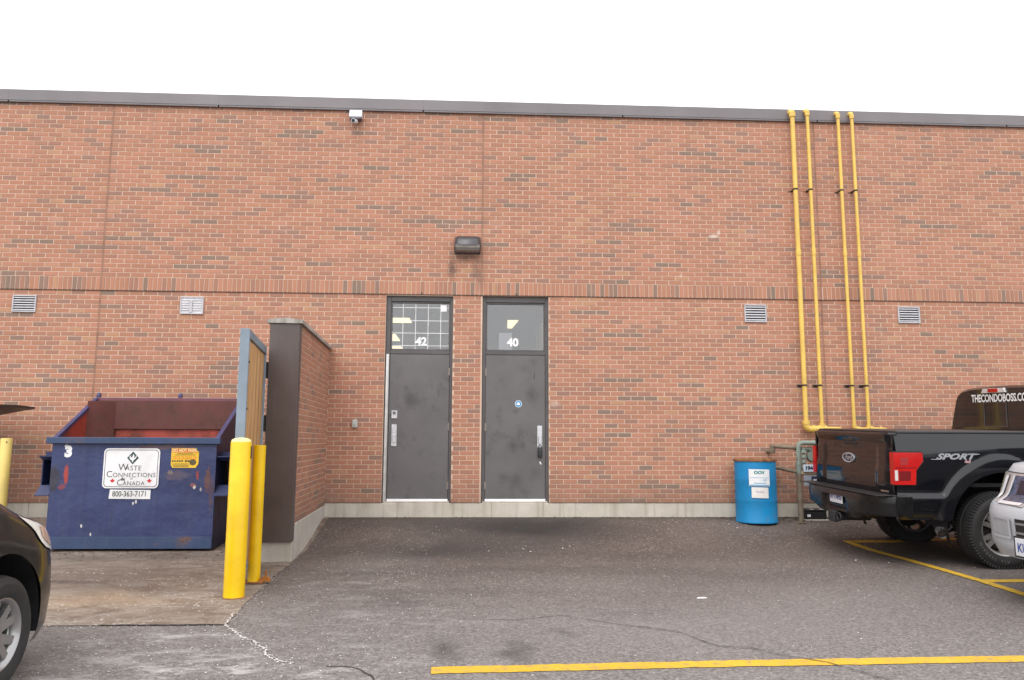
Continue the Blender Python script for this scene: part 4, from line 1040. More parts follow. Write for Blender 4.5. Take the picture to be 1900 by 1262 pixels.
def caps(m, words, zc, big, small, y=-.0108, xc=None, bold=.0):
    """small capitals: first letter taller"""
    xc = cx if xc is None else xc; w = words[1]
    wid_b, wid_s = big*.68, small*.70*len(w); x = xc-(wid_b+wid_s)/2
    text(m, words[0], big, frame((x, y, zc+(big-small)*.28-.0), (1, 0, 0), (0, 0, 1)), 'LEFT', bold=bold)
    text(m, w, small, frame((x+wid_b+.004, y, zc), (1, 0, 0), (0, 0, 1)), 'LEFT', bold=bold, space=1.08)
caps(m, ('W', 'ASTE'), sz1-.232, .112, .080); caps(m, ('C', 'ONNECTIONS'), sz1-.312, .104, .072, xc=cx+.005)
text(m, 'of', .038, XZ(cx+.01, -.0108, sz0+.112)); caps(m, ('C', 'ANADA'), sz0+.055, .098, .068, xc=cx-.005)
m.build('sign_lettering', MINK, sg)
m = MB(); dc = (cx+.012, sz1-.112)
m.flat([(dc[0], dc[1]+.075), (dc[0]-.068, dc[1]), (dc[0], dc[1]-.075), (dc[0]+.068, dc[1])], 'XZ', -.0106); lg = m.build('sign_emblem', MGRN, sg)
m = MB()
m.flat([(dc[0]+x*.001, dc[1]+z*.001) for x, z in ((-6, -48), (8, -48), (6, -30), (34, -8), (44, 22), (40, 30), (26, 6), (10, -2), (18, 20), (8, 40), (2, 46), (-2, 26), (-10, 10), (-24, 4), (-24, 22), (-14, 34), (-40, 16), (-36, -8), (-22, -24), (-4, -32))], 'XZ', -.0122)
m.build('sign_bird', MSIGN, sg)
leaf = [(0, -50), (3, -24), (26, -28), (22, -16), (44, 4), (38, 8), (42, 22), (28, 19), (24, 25), (12, 14), (16, 38), (8, 34), (0, 50)]
leaf = leaf+[(-x, z) for x, z in leaf[-2:0:-1]]
for lx in (sx0+.115, sx1-.105):
    m = MB(); m.flat([(lx+x*.00062, sz0+.085+z*.0006) for x, z in leaf], 'XZ', -.0108); m.build('maple_leaf', plain('leaf_red', (.55, .025, .03), .6), sg)
m = MB(); m.flat([(cx-.09+x, sz0+.10+z) for x, z in ((-.03, 0), (-.015, .012), (.0, .03), (.012, .01), (.03, .018), (.02, -.004), (.028, -.02), (.008, -.008), (-.012, -.006))], 'XZ', -.0112); m.build('scuff_mark', MINK, sg)
px0, px1, pz0, pz1 = -.262, .213, .392-dz, .498-dz
m = MB(); m.prism([(px0, pz0), (px1, pz0-.004), (px1, pz1-.006), (px0+.01, pz1)], -.006, -.0005, 'XZ'); ph = m.build('phone_plate', MSIGN, fr_)
m = MB(); text(m, '800-363-7171', .088, XZ((px0+px1)/2, -.0075, (pz0+pz1)/2), sx=.80, bold=.001); m.build('phone_lettering', plain('phone_ink', (.08, .09, .06), .6), ph)
wx0, wx1, wz0, wz1 = .425, .743, .750-dz, .980-dz
m = MB(); m.prism([(wx0, wz0+.03), (wx0+.02, wz0), (wx1-.03, wz0), (wx1, wz0+.05), (wx1, wz1-.045), (wx1-.05, wz1), (wx0, wz1)], -.003, -.0005, 'XZ'); ws = m.build('warning_sticker', plain('sticker_yellow', (.80, .50, .03), .5, 0, .1), fr_)
m = MB(); m.flat([(wx0+.006, wz1-.052), (wx1-.012, wz1-.052), (wx1-.05, wz1-.004), (wx0+.006, wz1-.004)], 'XZ', -.0042)
for k in range(6):
    cxk = wx0+.035+k*.047; m.lathe([(.013, 0), (.019, 0)], 14, 'Y', (cxk, -.0042, wz0+.115))
m.build('warning_band', plain('sticker_orange', (.72, .13, .02), .5), ws)
m = MB(); text(m, 'DO NOT PARK', .052, XZ((wx0+wx1)/2-.008, -.0056, wz1-.028), sx=.80, bold=.003); m.build('warning_title', plain('sticker_pale', (.85, .65, .30), .5), ws)
m = MB()
for (z, a, b) in ((.165, .07, .25), (.15, .04, .28), (.045, .02, .2), (.03, .02, .22), (.015, .03, .2)): m.box(wx0+a, wx0+b, -.0045, -.0042, wz0+z-.003, wz0+z+.003)
for k in range(5): m.box(wx0+.01+k*.027, wx0+.03+k*.027, -.0045, -.0042, wz0+.068, wz0+.088)
for k in range(2): m.box(wx0+.16+k*.03, wx0+.185+k*.03, -.0045, -.0042, wz0+.068, wz0+.088)
m.flat([(wx1-.065+.04*math.cos(k*.5), wz0+.065+.036*math.sin(k*.5)) for k in range(12)], 'XZ', -.0058)
m.build('warning_print', plain('sticker_ink', (.10, .08, .03), .6), ws)

# ================================================================== BLACK LID OF A SECOND BIN, LEFT EDGE
t = thing('refuse_bin', 'dark bin at the left edge with a black lid jutting past the bollard', 'bin', (-7.4, -.75, zg(-.75)))
z0 = -zg(-.75)
m = MB(); m.cbox(-1.0, .80, -.45, .45, .08, 1.25+z0, .02); m.build('body', MDB, t)
m = MB(); m.cbox(-1.04, .84, -.49, .49, 1.2501+z0, 1.30+z0, .01); m.build('rim', MBLK, t)
m = MB(); rows = []
for (x, za, zb_) in ((-1.0, 1.36, 1.30), (.3, 1.45, 1.345), (.80, 1.487, 1.375), (1.05, 1.503, 1.42), (1.22, 1.508, 1.455), (1.40, 1.512, 1.487)):
    rows.append([(x, -.40, za+z0), (x, .05, za+z0+.012), (x, .44, za+z0), (x, .44, zb_+z0), (x, -.40, zb_+z0)])
m.grid(rows, close=True); n_ = len(m.v); m.f.append((0, 1, 2, 3, 4)); m.f.append((n_-5, n_-4, n_-3, n_-2, n_-1)); m.mi += [0, 0]; m.tone += [0, 0]
m.build('lid', plain('lid_black', (.022, .021, .023), .42, 0, .2), t, smooth=30)

# ================================================================== VEHICLES
MTYRE = plain('tyre_rubber', (.022, .021, .021), .72, 0, .25, 9, .15, 40)
MRIMG = plain('rim_silver', (.36, .35, .35), .30, .75, .1)
MRIMD = plain('rim_dark', (.05, .05, .055), .35, .6)
MBRAKE = plain('brake_dark', (.05, .045, .04), .7, .5)
MTRIM = plain('trim_black', (.020, .020, .022), .5, 0, .15)
MCHR = plain('chrome', (.72, .72, .74), .12, 1.0, .04)
MLREDG = mat_weathered('lamp_red', (.50, .010, .009), .1, .12, sm=(.9, .95), dust=.05)
MLREDD = plain('lamp_red_dark', (.17, .010, .012), .15, 0, .1)
MTGLASS = plain('tinted_glass', (.020, .017, .016), .04, 0, .05, spec=.6)
def wheel(parent, c, side, Rt, wd, Rr, nsp, rimmat, lug=0, twin=True, letters=False):
    """wheel whose axle runs along local Y; side -1 faces -Y"""
    s = side; h = wd/2; cx, cy, cz = c
    m = MB()
    m.lathe([(Rr-.035, s*(h-.06)), (Rr-.006, s*(h-.018)), (Rr+.004, s*(h-.004)), (Rr-.002, s*(h-.002)), (Rr-.016, s*(h-.012)), (Rr-.03, s*(h-.05)), (Rr-.035, -s*h*.8), (Rr-.005, -s*(h-.01))], 48, 'Y')
    for k in range(nsp):
        for tw in ((-.10, .10) if twin else (0,)):
            a = 2*math.pi*k/nsp; ca, sa = math.cos(a), math.sin(a)
            def P(r, off, y):
                return (r*ca-off*sa, y, r*sa+off*ca)
            w0, w1 = (.030, .022) if twin else (.05, .030)
            o0, o1 = tw*.28, tw*.85*Rr/.25
            q = [P(.05, o0-w0, s*(h-.040)), P(.05, o0+w0, s*(h-.040)), P(Rr-.008, o1+w1, s*(h-.020)), P(Rr-.008, o1-w1, s*(h-.020))]
            b = [(p[0], p[1]-s*.03, p[2]) for p in q]
            m.add(q+b, [(0, 1, 2, 3), (7, 6, 5, 4), (0, 3, 7, 4), (1, 5, 6, 2), (2, 6, 7, 3)])
    m.lathe([(0, s*(h-.026)), (.032, s*(h-.026)), (.036, s*(h-.034)), (.075, s*(h-.038)), (.08, s*(h-.08))], 24, 'Y')
    w = m.build('wheel', rimmat, parent, smooth=35); w.location = c
    m = MB(); m.lathe([(0, s*(h-.085)), (Rr-.06, s*(h-.085)), (Rr-.06, s*(h-.11))], 32, 'Y'); m.build('brake_disc', MBRAKE, w)
    m = MB()
    pr = [(Rr-.006, s*(h-.012)), (Rr+.012, s*(h-.001)), (Rr+.4*(Rt-Rr), s*(h+.010)), (Rr+.62*(Rt-Rr), s*(h+.008)), (Rt-.032, s*(h-.004)), (Rt-.012, s*(h-.016)), (Rt-.003, s*(h-.045)), (Rt, s*h*.4),
          (Rt, s*.018), (Rt-.008, s*.014), (Rt-.008, -s*.014), (Rt, -s*.018), (Rt, -s*h*.5), (Rt-.003, -s*(h-.045)), (Rt-.03, -s*(h-.004)), (Rr+.03, -s*(h-.001)), (Rr-.006, -s*(h-.012))]
    m.lathe(pr, 64, 'Y')
    if lug:
        for k in range(lug):
            for (ss, ph) in ((s, 0), (-s, .5)):
                a = 2*math.pi*(k+ph)/lug; T = Matrix.Rotation(a, 4, 'Y')
                m.cbox(-.0095, .0095, min(ss*(h-.075), ss*(h+.002)), max(ss*(h-.075), ss*(h+.002)), Rt-.030, Rt+.0015, .003, T=T)
    ty = m.build('tyre', MTYRE, w, smooth=30)
    if letters:
        m = MB(); word = 'ALL TERRAIN'
        for rep in (0, 1):
            for k, ch in enumerate(word):
                a = rep*math.pi+k*.115; rc = Rr+.055
                if ch == ' ': continue
                T = frame((rc*math.sin(a)*1, s*(h+.0115), rc*math.cos(a)), (math.cos(a), 0, -math.sin(a)), (math.sin(a), 0, math.cos(a)))
                text(m, ch, .045, T, bold=.0)
        m.build('tyre_marking', plain('tyre_print', (.16, .155, .15), .7), w)
    return w
def side_panel(m, x0, x1, z0, z1, nx, nz, yf, arches, s, zs=None):
    """body side as a grid in x and z with round wheel openings; s=-1 right side"""
    nzs = zs or [z0+(z1-z0)*k/nz for k in range(nz+1)]
    xs = [x0+(x1-x0)*k/nx for k in range(nx+1)]
    ins = lambda x, z: next(((ax, az, ar) for ax, az, ar in arches if (x-ax)**2+(z-az)**2 < ar*ar), None)
    vid = {}; vs = []; fs = []
    def vert(i, j):
        if (i, j) in vid: return vid[(i, j)]
        x, z = xs[i], nzs[j]; a = ins(x, z)
        if a:
            d = Vector((x-a[0], z-a[1])); d = d.normalized()*a[2] if d.length > 1e-6 else Vector((0, a[2])); x, z = a[0]+d.x, a[1]+d.y
        vid[(i, j)] = len(vs); vs.append((x, s*yf(x, z), z)); return vid[(i, j)]
    for i in range(nx):
        for j in range(len(nzs)-1):
            cs = [(i, j), (i+1, j), (i+1, j+1), (i, j+1)]
            if all(ins(xs[a], nzs[b]) for a, b in cs): continue
            fs.append(tuple(vert(a, b) for a, b in cs))
    m.add(vs, fs)
    return m
def arch_lip(m, ax, az, ar, yf, s, depth=.05, a0=-.35, a1=math.pi+.35, n=40):
    rows = []
    for k in range(n+1):
        a = a0+(a1-a0)*k/n; x, z = ax+ar*math.cos(a), az+ar*math.sin(a); y = yf(x, z)
        rows.append([(x, s*y, z), (x-.008*math.cos(a), s*(y-.006), z-.008*math.sin(a)), (x-.008*math.cos(a), s*(y-depth), z-.008*math.sin(a))])
    m.grid(rows)

# ---------------------------------------------------------------- black pickup
MBLACK = mat_carpaint('truck_black', (.0055, .006, .0085), .06, .07)
trk = thing('pickup_truck', 'black pickup truck parked tail towards the doors, red tail lamps', 'pickup truck', (4.50, -2.12, -.228), (.03, 0, 0))
WX, WZ, RT = 1.175, .405, .405
AX, AZ, AR = 1.175, .43, .60
def ybed(x, z):
    y = interp(z, [.48, .55, .62, .72, .752, .80, 1.0, 1.18, 1.25, 1.40, 1.436], [.925, .955, .975, .985, .982, .952, .962, .975, .968, .938, .925])
    for ax in (AX, AX+3.68):
        r = math.hypot(x-ax, (z-AZ)*.96)
        if r < .80 and z > .45:
            k = 1-max(0, min(1, (r-.70)/.06)); k = k*k*(3-2*k)
            y = y*(1-k)+1.005*k-(.018*k*max(0, (r-.60)/.14))
    return y
zs = [.52, .55, .58, .62, .66, .70, .73, .755, .78, .81]+[.84+.03*k for k in range(20)]+[1.436]
for s in (-1, 1):
    m = MB(); side_panel(m, .018, 1.79, 0, 0, 72, 0, ybed, [(AX, AZ, AR)], s, zs); arch_lip(m, AX, AZ, AR, ybed, s, .06); m.build('bed_side', MBLACK, trk, smooth=45, weld=True)
    m = MB(); side_panel(m, 1.80, 5.55, 0, 0, 90, 0, ybed, [(AX+3.68, AZ, AR)], s, zs[:-2]); arch_lip(m, AX+3.68, AZ, AR, ybed, s, .06); m.build('cab_side', MBLACK, trk, smooth=45, weld=True)
    m = MB(); rows = []                                           # liner of the rear wheel arch
    for k in range(25):
        a = math.pi*k/24; rows.append([(AX+(AR+.004)*math.cos(a), s*.93, AZ+(AR+.004)*math.sin(a)), (AX+(AR+.004)*math.cos(a), s*.55, AZ+(AR+.004)*math.sin(a))])
    m.grid(rows); m.flat([(AX+(AR+.004)*math.cos(math.pi*k/24), AZ+(AR+.004)*math.sin(math.pi*k/24)) for k in range(25)], 'XZ', s*.55); m.build('arch_liner', MBLK, trk)
    m = MB(); m.cbox(.05, 1.80, min(s*.865, s*.934), max(s*.865, s*.934), 1.430, 1.458, .008); m.build('rail_cap', MTRIM, trk)
    m = MB(); m.cbox(1.9, 4.2, min(s*.90, s*1.02), max(s*.90, s*1.02), .42, .50, .015); m.build('running_board', MTRIM, trk)
# tailgate with its pressed shape
def xtg(y, z):
    x = interp(z, [.735, .80, .90, 1.02, 1.10, 1.25, 1.33, 1.38, 1.42, 1.44], [.0, -.014, -.020, -.018, .002, .004, -.004, -.022, -.03, -.012])
    e = max(0, abs(y)-.80)/.13; x += .055*e*e
    k = max(0, min(1, (abs(y)-.60)/.06)); k = k*k*(3-2*k)
    if .80 < z < 1.30: x -= .016*k*min(1, (z-.80)/.06)*min(1, (1.30-z)/.06)
    return x
m = MB(); ysn = [-.93+1.86*k/60 for k in range(61)]; zsn = [.735+.705*k/36 for k in range(37)]
m.grid([[(xtg(y, z), y, z) for y in ysn] for z in zsn]); m.grid([[(xtg(y, 1.44), y, 1.44) for y in ysn], [(.09, y, 1.444) for y in ysn]])
tgate = m.build('tailgate', MBLACK, trk, smooth=40, weld=True)
m = MB(); m.cbox(xtg(0, 1.33)-.008, .02, -.155, .155, 1.285, 1.375, .012); h_ = m.build('tailgate_handle', MTRIM, tgate)
m = MB(); m.cbox(-.022, -.0125, -.13, .13, 1.333, 1.365, .004); m.build('handle_grip', MBLK, tgate)
m = MB(); 
def oval(m, c, rx, rz, x, n=40, mi=0):
    m.flat([(c[0]+rx*math.cos(2*math.pi*k/n), c[1]+rz*math.sin(2*math.pi*k/n)) for k in range(n)], 'YZ', x, mi)
ec = (.03, 1.13)
def ovring(m, c, a, b, a2, b2, x0, x1, n=40):
    pts = [[(x, c[0]+p*math.cos(2*math.pi*k/n), c[1]+q*math.sin(2*math.pi*k/n)) for (p, q, x) in ((a, b, x0), (a, b, x1), (a2, b2, x1), (a2, b2, x0))] for k in range(n+1)]
    m.grid(pts)
ovring(m, ec, .142, .058, .126, .044, .0, -.016); em = m.build('badge', plain('badge_silver', (.42, .42, .45), .35, .2), tgate, smooth=40)
m = MB(); oval(m, ec, .128, .046, -.008); m.build('badge_field', plain('badge_dark', (.02, .022, .04), .25), em)
m = MB(); text(m, 'Ford', .082, frame((-.011, ec[0], ec[1]), (0, -1, 0), (0, 0, 1)), shear=.35, bold=.002); m.build('badge_script', plain('badge_silver', (0, 0, 0)), em)
m = MB(); m.cbox(xtg(-.77, .81)-.004, xtg(-.77, .81)+.003, -.86, -.70, .795, .818, .002); m.build('trim_badge', MCHR, tgate)
# bed interior, cover, corner fillers
m = MB(); m.box(.06, 1.80, -.87, .87, .86, .90); m.build('bed_floor', MTRIM, trk)
m = MB(); m.cbox(.085, 1.80, -.862, .862, 1.438, 1.462, .008); m.build('bed_cover', plain('cover_brown', (.05, .036, .032), .55), trk)
for s in (-1, 1):
    # tail lamp wrapping the corner
    lamp = [(-.018, 1.232), (.285, 1.232), (.302, 1.215), (.302, 1.14), (.225, 1.045), (.215, .905), (.205, .892), (-.018, .892)]
    yo = .972; m = MB(); a, b = s*(yo+.010), s*.90
    m.prism(lamp, min(a, b), max(a, b), 'XZ'); tl = m.build('tail_lamp', MLREDG, trk, smooth=25)
    m = MB(); a, b = s*(yo+.0105), s*(yo+.0125); m.prism([(.035, .935), (.155, .935), (.165, 1.035), (.035, 1.035)], min(a, b), max(a, b), 'XZ'); m.build('lamp_lower_lens', MLREDD, tl)
    m = MB(); m.prism([(-.012, .935), (.022, .935), (.022, 1.045), (-.012, 1.045)], min(a, b), max(a, b), 'XZ'); m.build('reverse_lens', plain('lens_clear', (.62, .58, .56), .2), tl)
    m = MB(); m.prism([(.0, 1.066), (.225, 1.066), (.235, 1.076), (.0, 1.076)], min(a, b), max(a, b), 'XZ'); m.build('lamp_divider', MLREDD, tl)
    m = MB(); m.prism([(.05, 1.10), (.14, 1.10), (.14, 1.18), (.05, 1.18)], min(a, b), max(a, b), 'XZ'); m.build('lamp_bulb_area', plain('lamp_red_mid', (.35, .03, .03), .2), tl)
    m = MB(); m.prism([(-.004, .885), (.222, .885), (.234, 1.04), (.316, 1.135), (.316, 1.22), (.292, 1.246), (-.004, 1.246)], min(s*.90, s*.973), max(s*.90, s*.973), 'XZ'); m.build('lamp_bezel', MTRIM, trk)
    m = MB(); a, b = s*.905, s*.935; m.cbox(.0, .06, min(a, b), max(a, b), .76, 1.43, .006); m.build('corner_post', MBLACK, trk)
# bed side lettering
m = MB(); T = frame((.655, -.9815, 1.188), (1, 0, 0), (0, .02, 1)); text(m, 'SPORT', .082, T, shear=.42, bold=.004, sx=1.62, space=1.06); m.box(.395, .50, -.981, -.979, 1.158, 1.165); m.box(.76, .93, -.983, -.981, 1.212, 1.220)
sp = m.build('side_lettering', plain('decal_silver', (.30, .31, .33), .4), trk)
m = MB(); text(m, '4x4', .042, frame((.79, -.984, 1.138), (1, 0, 0), (0, 0, 1)), shear=.3, bold=.004); m.build('side_badge', plain('decal_redgrey', (.42, .26, .28), .4), trk)
# rear bumper
def bump_rows():
    rows = []
    for k in range(41):
        y = -1.0+2.0*k/40; ay = abs(y)
        xb = -.225+.20*max(0, (ay-.55)/.45)**2
        lo = .475 if ay < .45 else interp(ay, [.45, .6, 1.0], [.475, .535, .555])
        cut = .05 if ay < .22 else (.05*(1-(ay-.22)/.08) if ay < .30 else 0)
        rows.append([(.02, y, .765), (xb+.02, y, .768), (xb+.005, y, .758), (xb-.004, y, .70), (xb-.004+cut, y, .685), (xb+.012+cut, y, .56), (xb+.02, y, .52+.0*ay if ay < .45 else lo+.03), (xb+.05, y, lo), (.06, y, lo)])
    return rows
m = MB(); m.grid(bump_rows()); m.grid([[(-.02, -1.0, .765), (.165, -.99, .765)], [(-.028, -1.0, .70), (.17, -.995, .70)], [(-.01, -1.0, .57), (.165, -.985, .555)]]); m.grid([[(-.02, 1.0, .765), (.165, .99, .765)], [(-.028, 1.0, .70), (.17, .995, .70)], [(-.01, 1.0, .57), (.165, .985, .555)]])
MBUMP = plain('bumper_black', (.009, .0088, .0095), .28, 0, .2)
bp = m.build('rear_bumper', MBUMP, trk, smooth=35, weld=True)
m = MB(); m.cbox(-.215, .12, -.97, .97, .7695, .779, .004); m.build('step_pad', MTRIM, bp)
for s in (-1, 1):
    m = MB(); m.cbox(-.186, -.176, min(s*.30, s*.318), max(s*.30, s*.318), .53, .72, .002); m.build('bumper_trim', plain('trim_grey', (.14, .14, .14), .4), bp)
    m = MB(); m.cbox(-.20, -.18, min(s*.36, s*.41), max(s*.36, s*.41), .625, .665, .003); m.build('plate_lamp', plain('lens_clear', (0, 0, 0)), bp)
m = MB(); m.cbox(-.196, -.186, -.155, .155, .60, .755, .004, T=Matrix.Translation((0, 0, 0))); pl = m.build('licence_plate', plain('plate_white', (.66, .68, .72), .45), bp)
m = MB(); text(m, 'AP 1 NFES', .085, frame((-.1975, 0, .672), (0, -1, 0), (0, 0, 1)), sx=.72, bold=.003); text(m, 'ONTARIO', .026, frame((-.1975, 0, .733), (0, -1, 0), (0, 0, 1))); m.build('plate_lettering', plain('plate_blue', (.05, .08, .28), .5), pl)
m = MB(); m.cbox(-.26, .2, -.055, .055, .40, .50, .006); m.cbox(-.262, -.20, -.08, .08, .385, .515, .01); m.build('hitch_receiver', MBLK, trk)
m = MB(); m.tube([(-.22+.0*k, -.12-.045*math.cos(k*.6), .45+.045*math.sin(k*.6)) for k in range(12)], .009, 8); m.build('chain_loop', MBLK, trk)
# underbody, axle, exhaust
m = MB(); m.box(.25, 5.2, -.5, .5, .50, .84); m.box(.06, 5.3, -.56, -.42, .52, .66); m.box(.06, 5.3, .42, .56, .52, .66); m.build('chassis', MBLK, trk)
m = MB(); m.tube([(AX, -.85, WZ), (AX, .85, WZ)], .05, 12); m.lathe([(0, -.16), (.12, -.13), (.165, 0), (.12, .13), (0, .16)], 18, 'X', (AX, .05, WZ)); m.build('rear_axle', MBRAKE, trk, smooth=40)
m = MB(); m.tube([(1.6, -.55, .50), (.85, -.60, .48), (.62, -.66, .42), (.60, -.78, .36)], [.038, .038, .042, .05], 14, caps=False); m.tube([(.602, -.77, .363), (.606, -.74, .375)], [.044, .02], 14); m.build('exhaust_pipe', plain('exhaust_steel', (.12, .11, .105), .35, .9), trk, smooth=40)
m = MB(); m.tube([(.612, -.72, .385), (.5975, -.80, .352)], [.052, .056], 18, caps=False); m.build('exhaust_tip', plain('tip_steel', (.55, .54, .53), .25, .6), trk, smooth=40)
for (wx, front) in ((AX, 0), (AX+3.68, 1)):
    for s in (-1, 1): wheel(trk, (wx, s*.845, WZ), s, RT, .275, .262, 6, MRIMG, lug=74, letters=(s < 0))
# cab
def cab_sec(x, zr, wr, wb):
    half = [(wb, 1.36), (wb-.02, 1.45), (wb-.075, 1.62), (wr+.05, zr-.115), (wr+.01, zr-.06), (wr-.06, zr-.022), (wr-.22, zr), (0, zr+.012)]
    return [(x, -y, z) for y, z in half]+[(x, y, z) for y, z in half[-2::-1]]
m = MB(); secs = [cab_sec(1.825, 1.955, .70, .905), cab_sec(1.87, 1.985, .72, .915), cab_sec(2.2, 2.0, .73, .92), cab_sec(3.2, 2.0, .73, .92), cab_sec(3.75, 1.93, .70, .92), cab_sec(4.45, 1.42, .74, .91)]
m.grid(secs); m.f.append(tuple(range(len(secs[0])))[::-1]); m.mi.append(0); m.tone.append(0); cab = m.build('cab', MBLACK, trk, smooth=40)
m = MB()
rg = [(y, z) for (x, y, z) in cab_sec(0, 1.955, .70, .905)]
cyc, czc = 0, 1.66
m.add([(1.822-.0*z, y*.985, czc+(z-czc)*.985) for y, z in rg], [tuple(range(len(rg)))[::-1]]); rw = m.build('rear_window', MTGLASS, trk)
m = MB()
for y in (-.20, .20):
    m.cbox(1.8135, 1.8205, y-.006, y+.006, 1.50, 1.80, .001)
m.cbox(1.8135, 1.8205, -.1935, .1935, 1.50, 1.512, .001); m.cbox(1.8135, 1.8205, -.1935, .1935, 1.79, 1.80, .001); m.build('slider_frame', plain('seal_grey', (.07, .065, .062), .4), rw)
m = MB(); text(m, 'THECONDOBOSS.COM', .128, frame((1.8125, -.105, 1.845), (0, -1, 0), (0, 0, 1)), sx=.80, bold=.0035, space=.97); m.build('window_lettering', MWHT, rw)
m = MB(); m.prism([(-.215, 1.913), (.215, 1.913), (.185, 1.966), (-.185, 1.966)], 1.80, 1.83, 'YZ'); ch = m.build('brake_lamp', plain('lens_clear', (0, 0, 0)), trk)
m = MB(); m.cbox(1.796, 1.8005, -.09, .09, 1.918, 1.962, .001); m.build('brake_lens', MLREDG, ch)
for s in (-1, 1):
    m = MB(); m.add([(2.0, s*.905, 1.48), (3.95, s*.905, 1.48), (3.55, s*.775, 1.86), (2.08, s*.775, 1.88)], [(0, 1, 2, 3)]); m.build('side_window', MTGLASS, trk)
m = MB(); m.grid([[(x, y, z) for y in (-.93, -.8, 0, .8, .93)] for (x, z) in ((4.3, 1.36), (4.5, 1.39), (5.3, 1.34), (5.55, 1.20))]); m.grid([[(5.55, y, z) for y in (-.95, 0, .95)] for z in (.5, .8, 1.2)]); m.build('bonnet', MBLACK, trk, smooth=40)

# ---------------------------------------------------------------- generic car shell
class Shell:
    def __init__(s, L, Wd, z0, zt, xo, wo, df, pf, dr, pr):
        s.L, s.W, s.z0, s.zt, s.xo, s.wo, s.df, s.pf, s.dr, s.pr = L, Wd, z0, zt, xo, wo, df, pf, dr, pr
    def plan(s, c):
        """c 0..1 nose centre to corner, 1..2 side, 2..3 tail; x measured back from the nose"""
        if c <= 1:
            t = c*math.pi/2; return s.df*(1-math.cos(t)**(2/s.pf)), math.sin(t)**(2/s.pf)
        if c <= 2: return s.df+(s.L-s.df-s.dr)*(c-1), 1.0
        t = (3-c)*math.pi/2; return s.L-s.dr*(1-math.cos(t)**(2/s.pr)), math.sin(t)**(2/s.pr)
    def P(s, c, v, side=-1, off=0.0):
        def q(c, v):
            x, k = s.plan(c); z = s.z0+(s.zt(x)-s.z0)*v
            xx = x+s.xo(v)*max(0, 1-x/(s.df*1.4)) if x < s.L/2 else x-s.xo(v)*.6*max(0, 1-(s.L-x)/(s.dr*1.4))
            return Vector((-xx, side*s.W*s.wo(v)*k, z))
        p = q(c, v)
        if off:
            a = q(min(3, c+.01), v)-q(max(0, c-.01), v); b = q(c, min(1, v+.01))-q(c, max(0, v-.01)); n = a.cross(b).normalized()
            cen = Vector((-s.L/2, 0, p.z))
            if n.dot(p-cen) < 0: n = -n
            p = p+n*off
        return p
    def patch(s, m, c0, c1, v0, v1, nc, nv, off, side=-1, vf=None):
        rows = []
        for i in range(nc+1):
            c = c0+(c1-c0)*i/nc; a, b = (v0, v1) if vf is None else vf(i/nc)
            rows.append([s.P(c, a+(b-a)*j/nv, side, off) for j in range(nv+1)])
        m.grid(rows)
    def body(s, m, arches, nv=22, crown=.03):
        cs = [k/18 for k in range(18)]+[1+k/90 for k in range(90)]+[2+k/12 for k in range(13)]
        for side in (-1, 1):
            ins = lambda p: next((a for a in arches if (p.x-a[0])**2+(p.z-a[1])**2 < a[2]**2), None)
            vid = {}; vs = []; fs = []
            def vert(i, j):
                if (i, j) not in vid:
                    p = s.P(cs[i], j/nv, side); a = ins(p) if 1.0 <= cs[i] <= 2 or s.plan(cs[i])[1] > .8 else None
                    if a:
                        d = Vector((p.x-a[0], p.z-a[1]))
                        if d.length < 1e-4: d = Vector((0, 1))
                        d = d.normalized()*a[2]; p = Vector((a[0]+d.x, p.y, a[1]+d.y))
                    vid[(i, j)] = len(vs); vs.append(p)
                return vid[(i, j)]
            for i in range(len(cs)-1):
                for j in range(nv):
                    q = [(i, j), (i+1, j), (i+1, j+1), (i, j+1)]
                    if s.plan(cs[i])[1] > .8 and all(ins(s.P(cs[a], b/nv, side)) for a, b in q): continue
                    fs.append(tuple(vert(a, b) for a, b in q))
            m.add(vs, fs)
        rows = []
        for c in cs:
            p = s.P(c, 1.0, -1); rows.append([Vector((p.x, p.y*(1-2*k/12), p.z+crown*(1-(1-2*k/12)**2)*min(1, abs(p.y)/.5))) for k in range(13)])
        m.grid(rows)
def greenhouse(parent, stations, paint, zb):
    """stations: x, roof z, half width at roof, half width at base, base z"""
    m = MB(); secs = []
    for (x, zr, wr, wb, z_) in stations:
        half = [(wb, z_), (wb-.02, z_+(zr-z_)*.3), (wr+.03, z_+(zr-z_)*.85), (wr-.05, z_+(zr-z_)*.97), (0, zr)]
        secs.append([(x, -y, z) for y, z in half]+[(x, y, z) for y, z in half[-2::-1]])
    m.grid(secs); m.build('cabin', MTGLASS, parent, smooth=40)
    m = MB(); rows = []
    for (x, zr, wr, wb, z_) in stations[1:-1]: rows.append([(x, y*wr*1.03, zr-.02+.032*(1-y*y)) for y in (-1, -.6, 0, .6, 1)])
    m.grid(rows); m.build('roof', paint, parent, smooth=60)

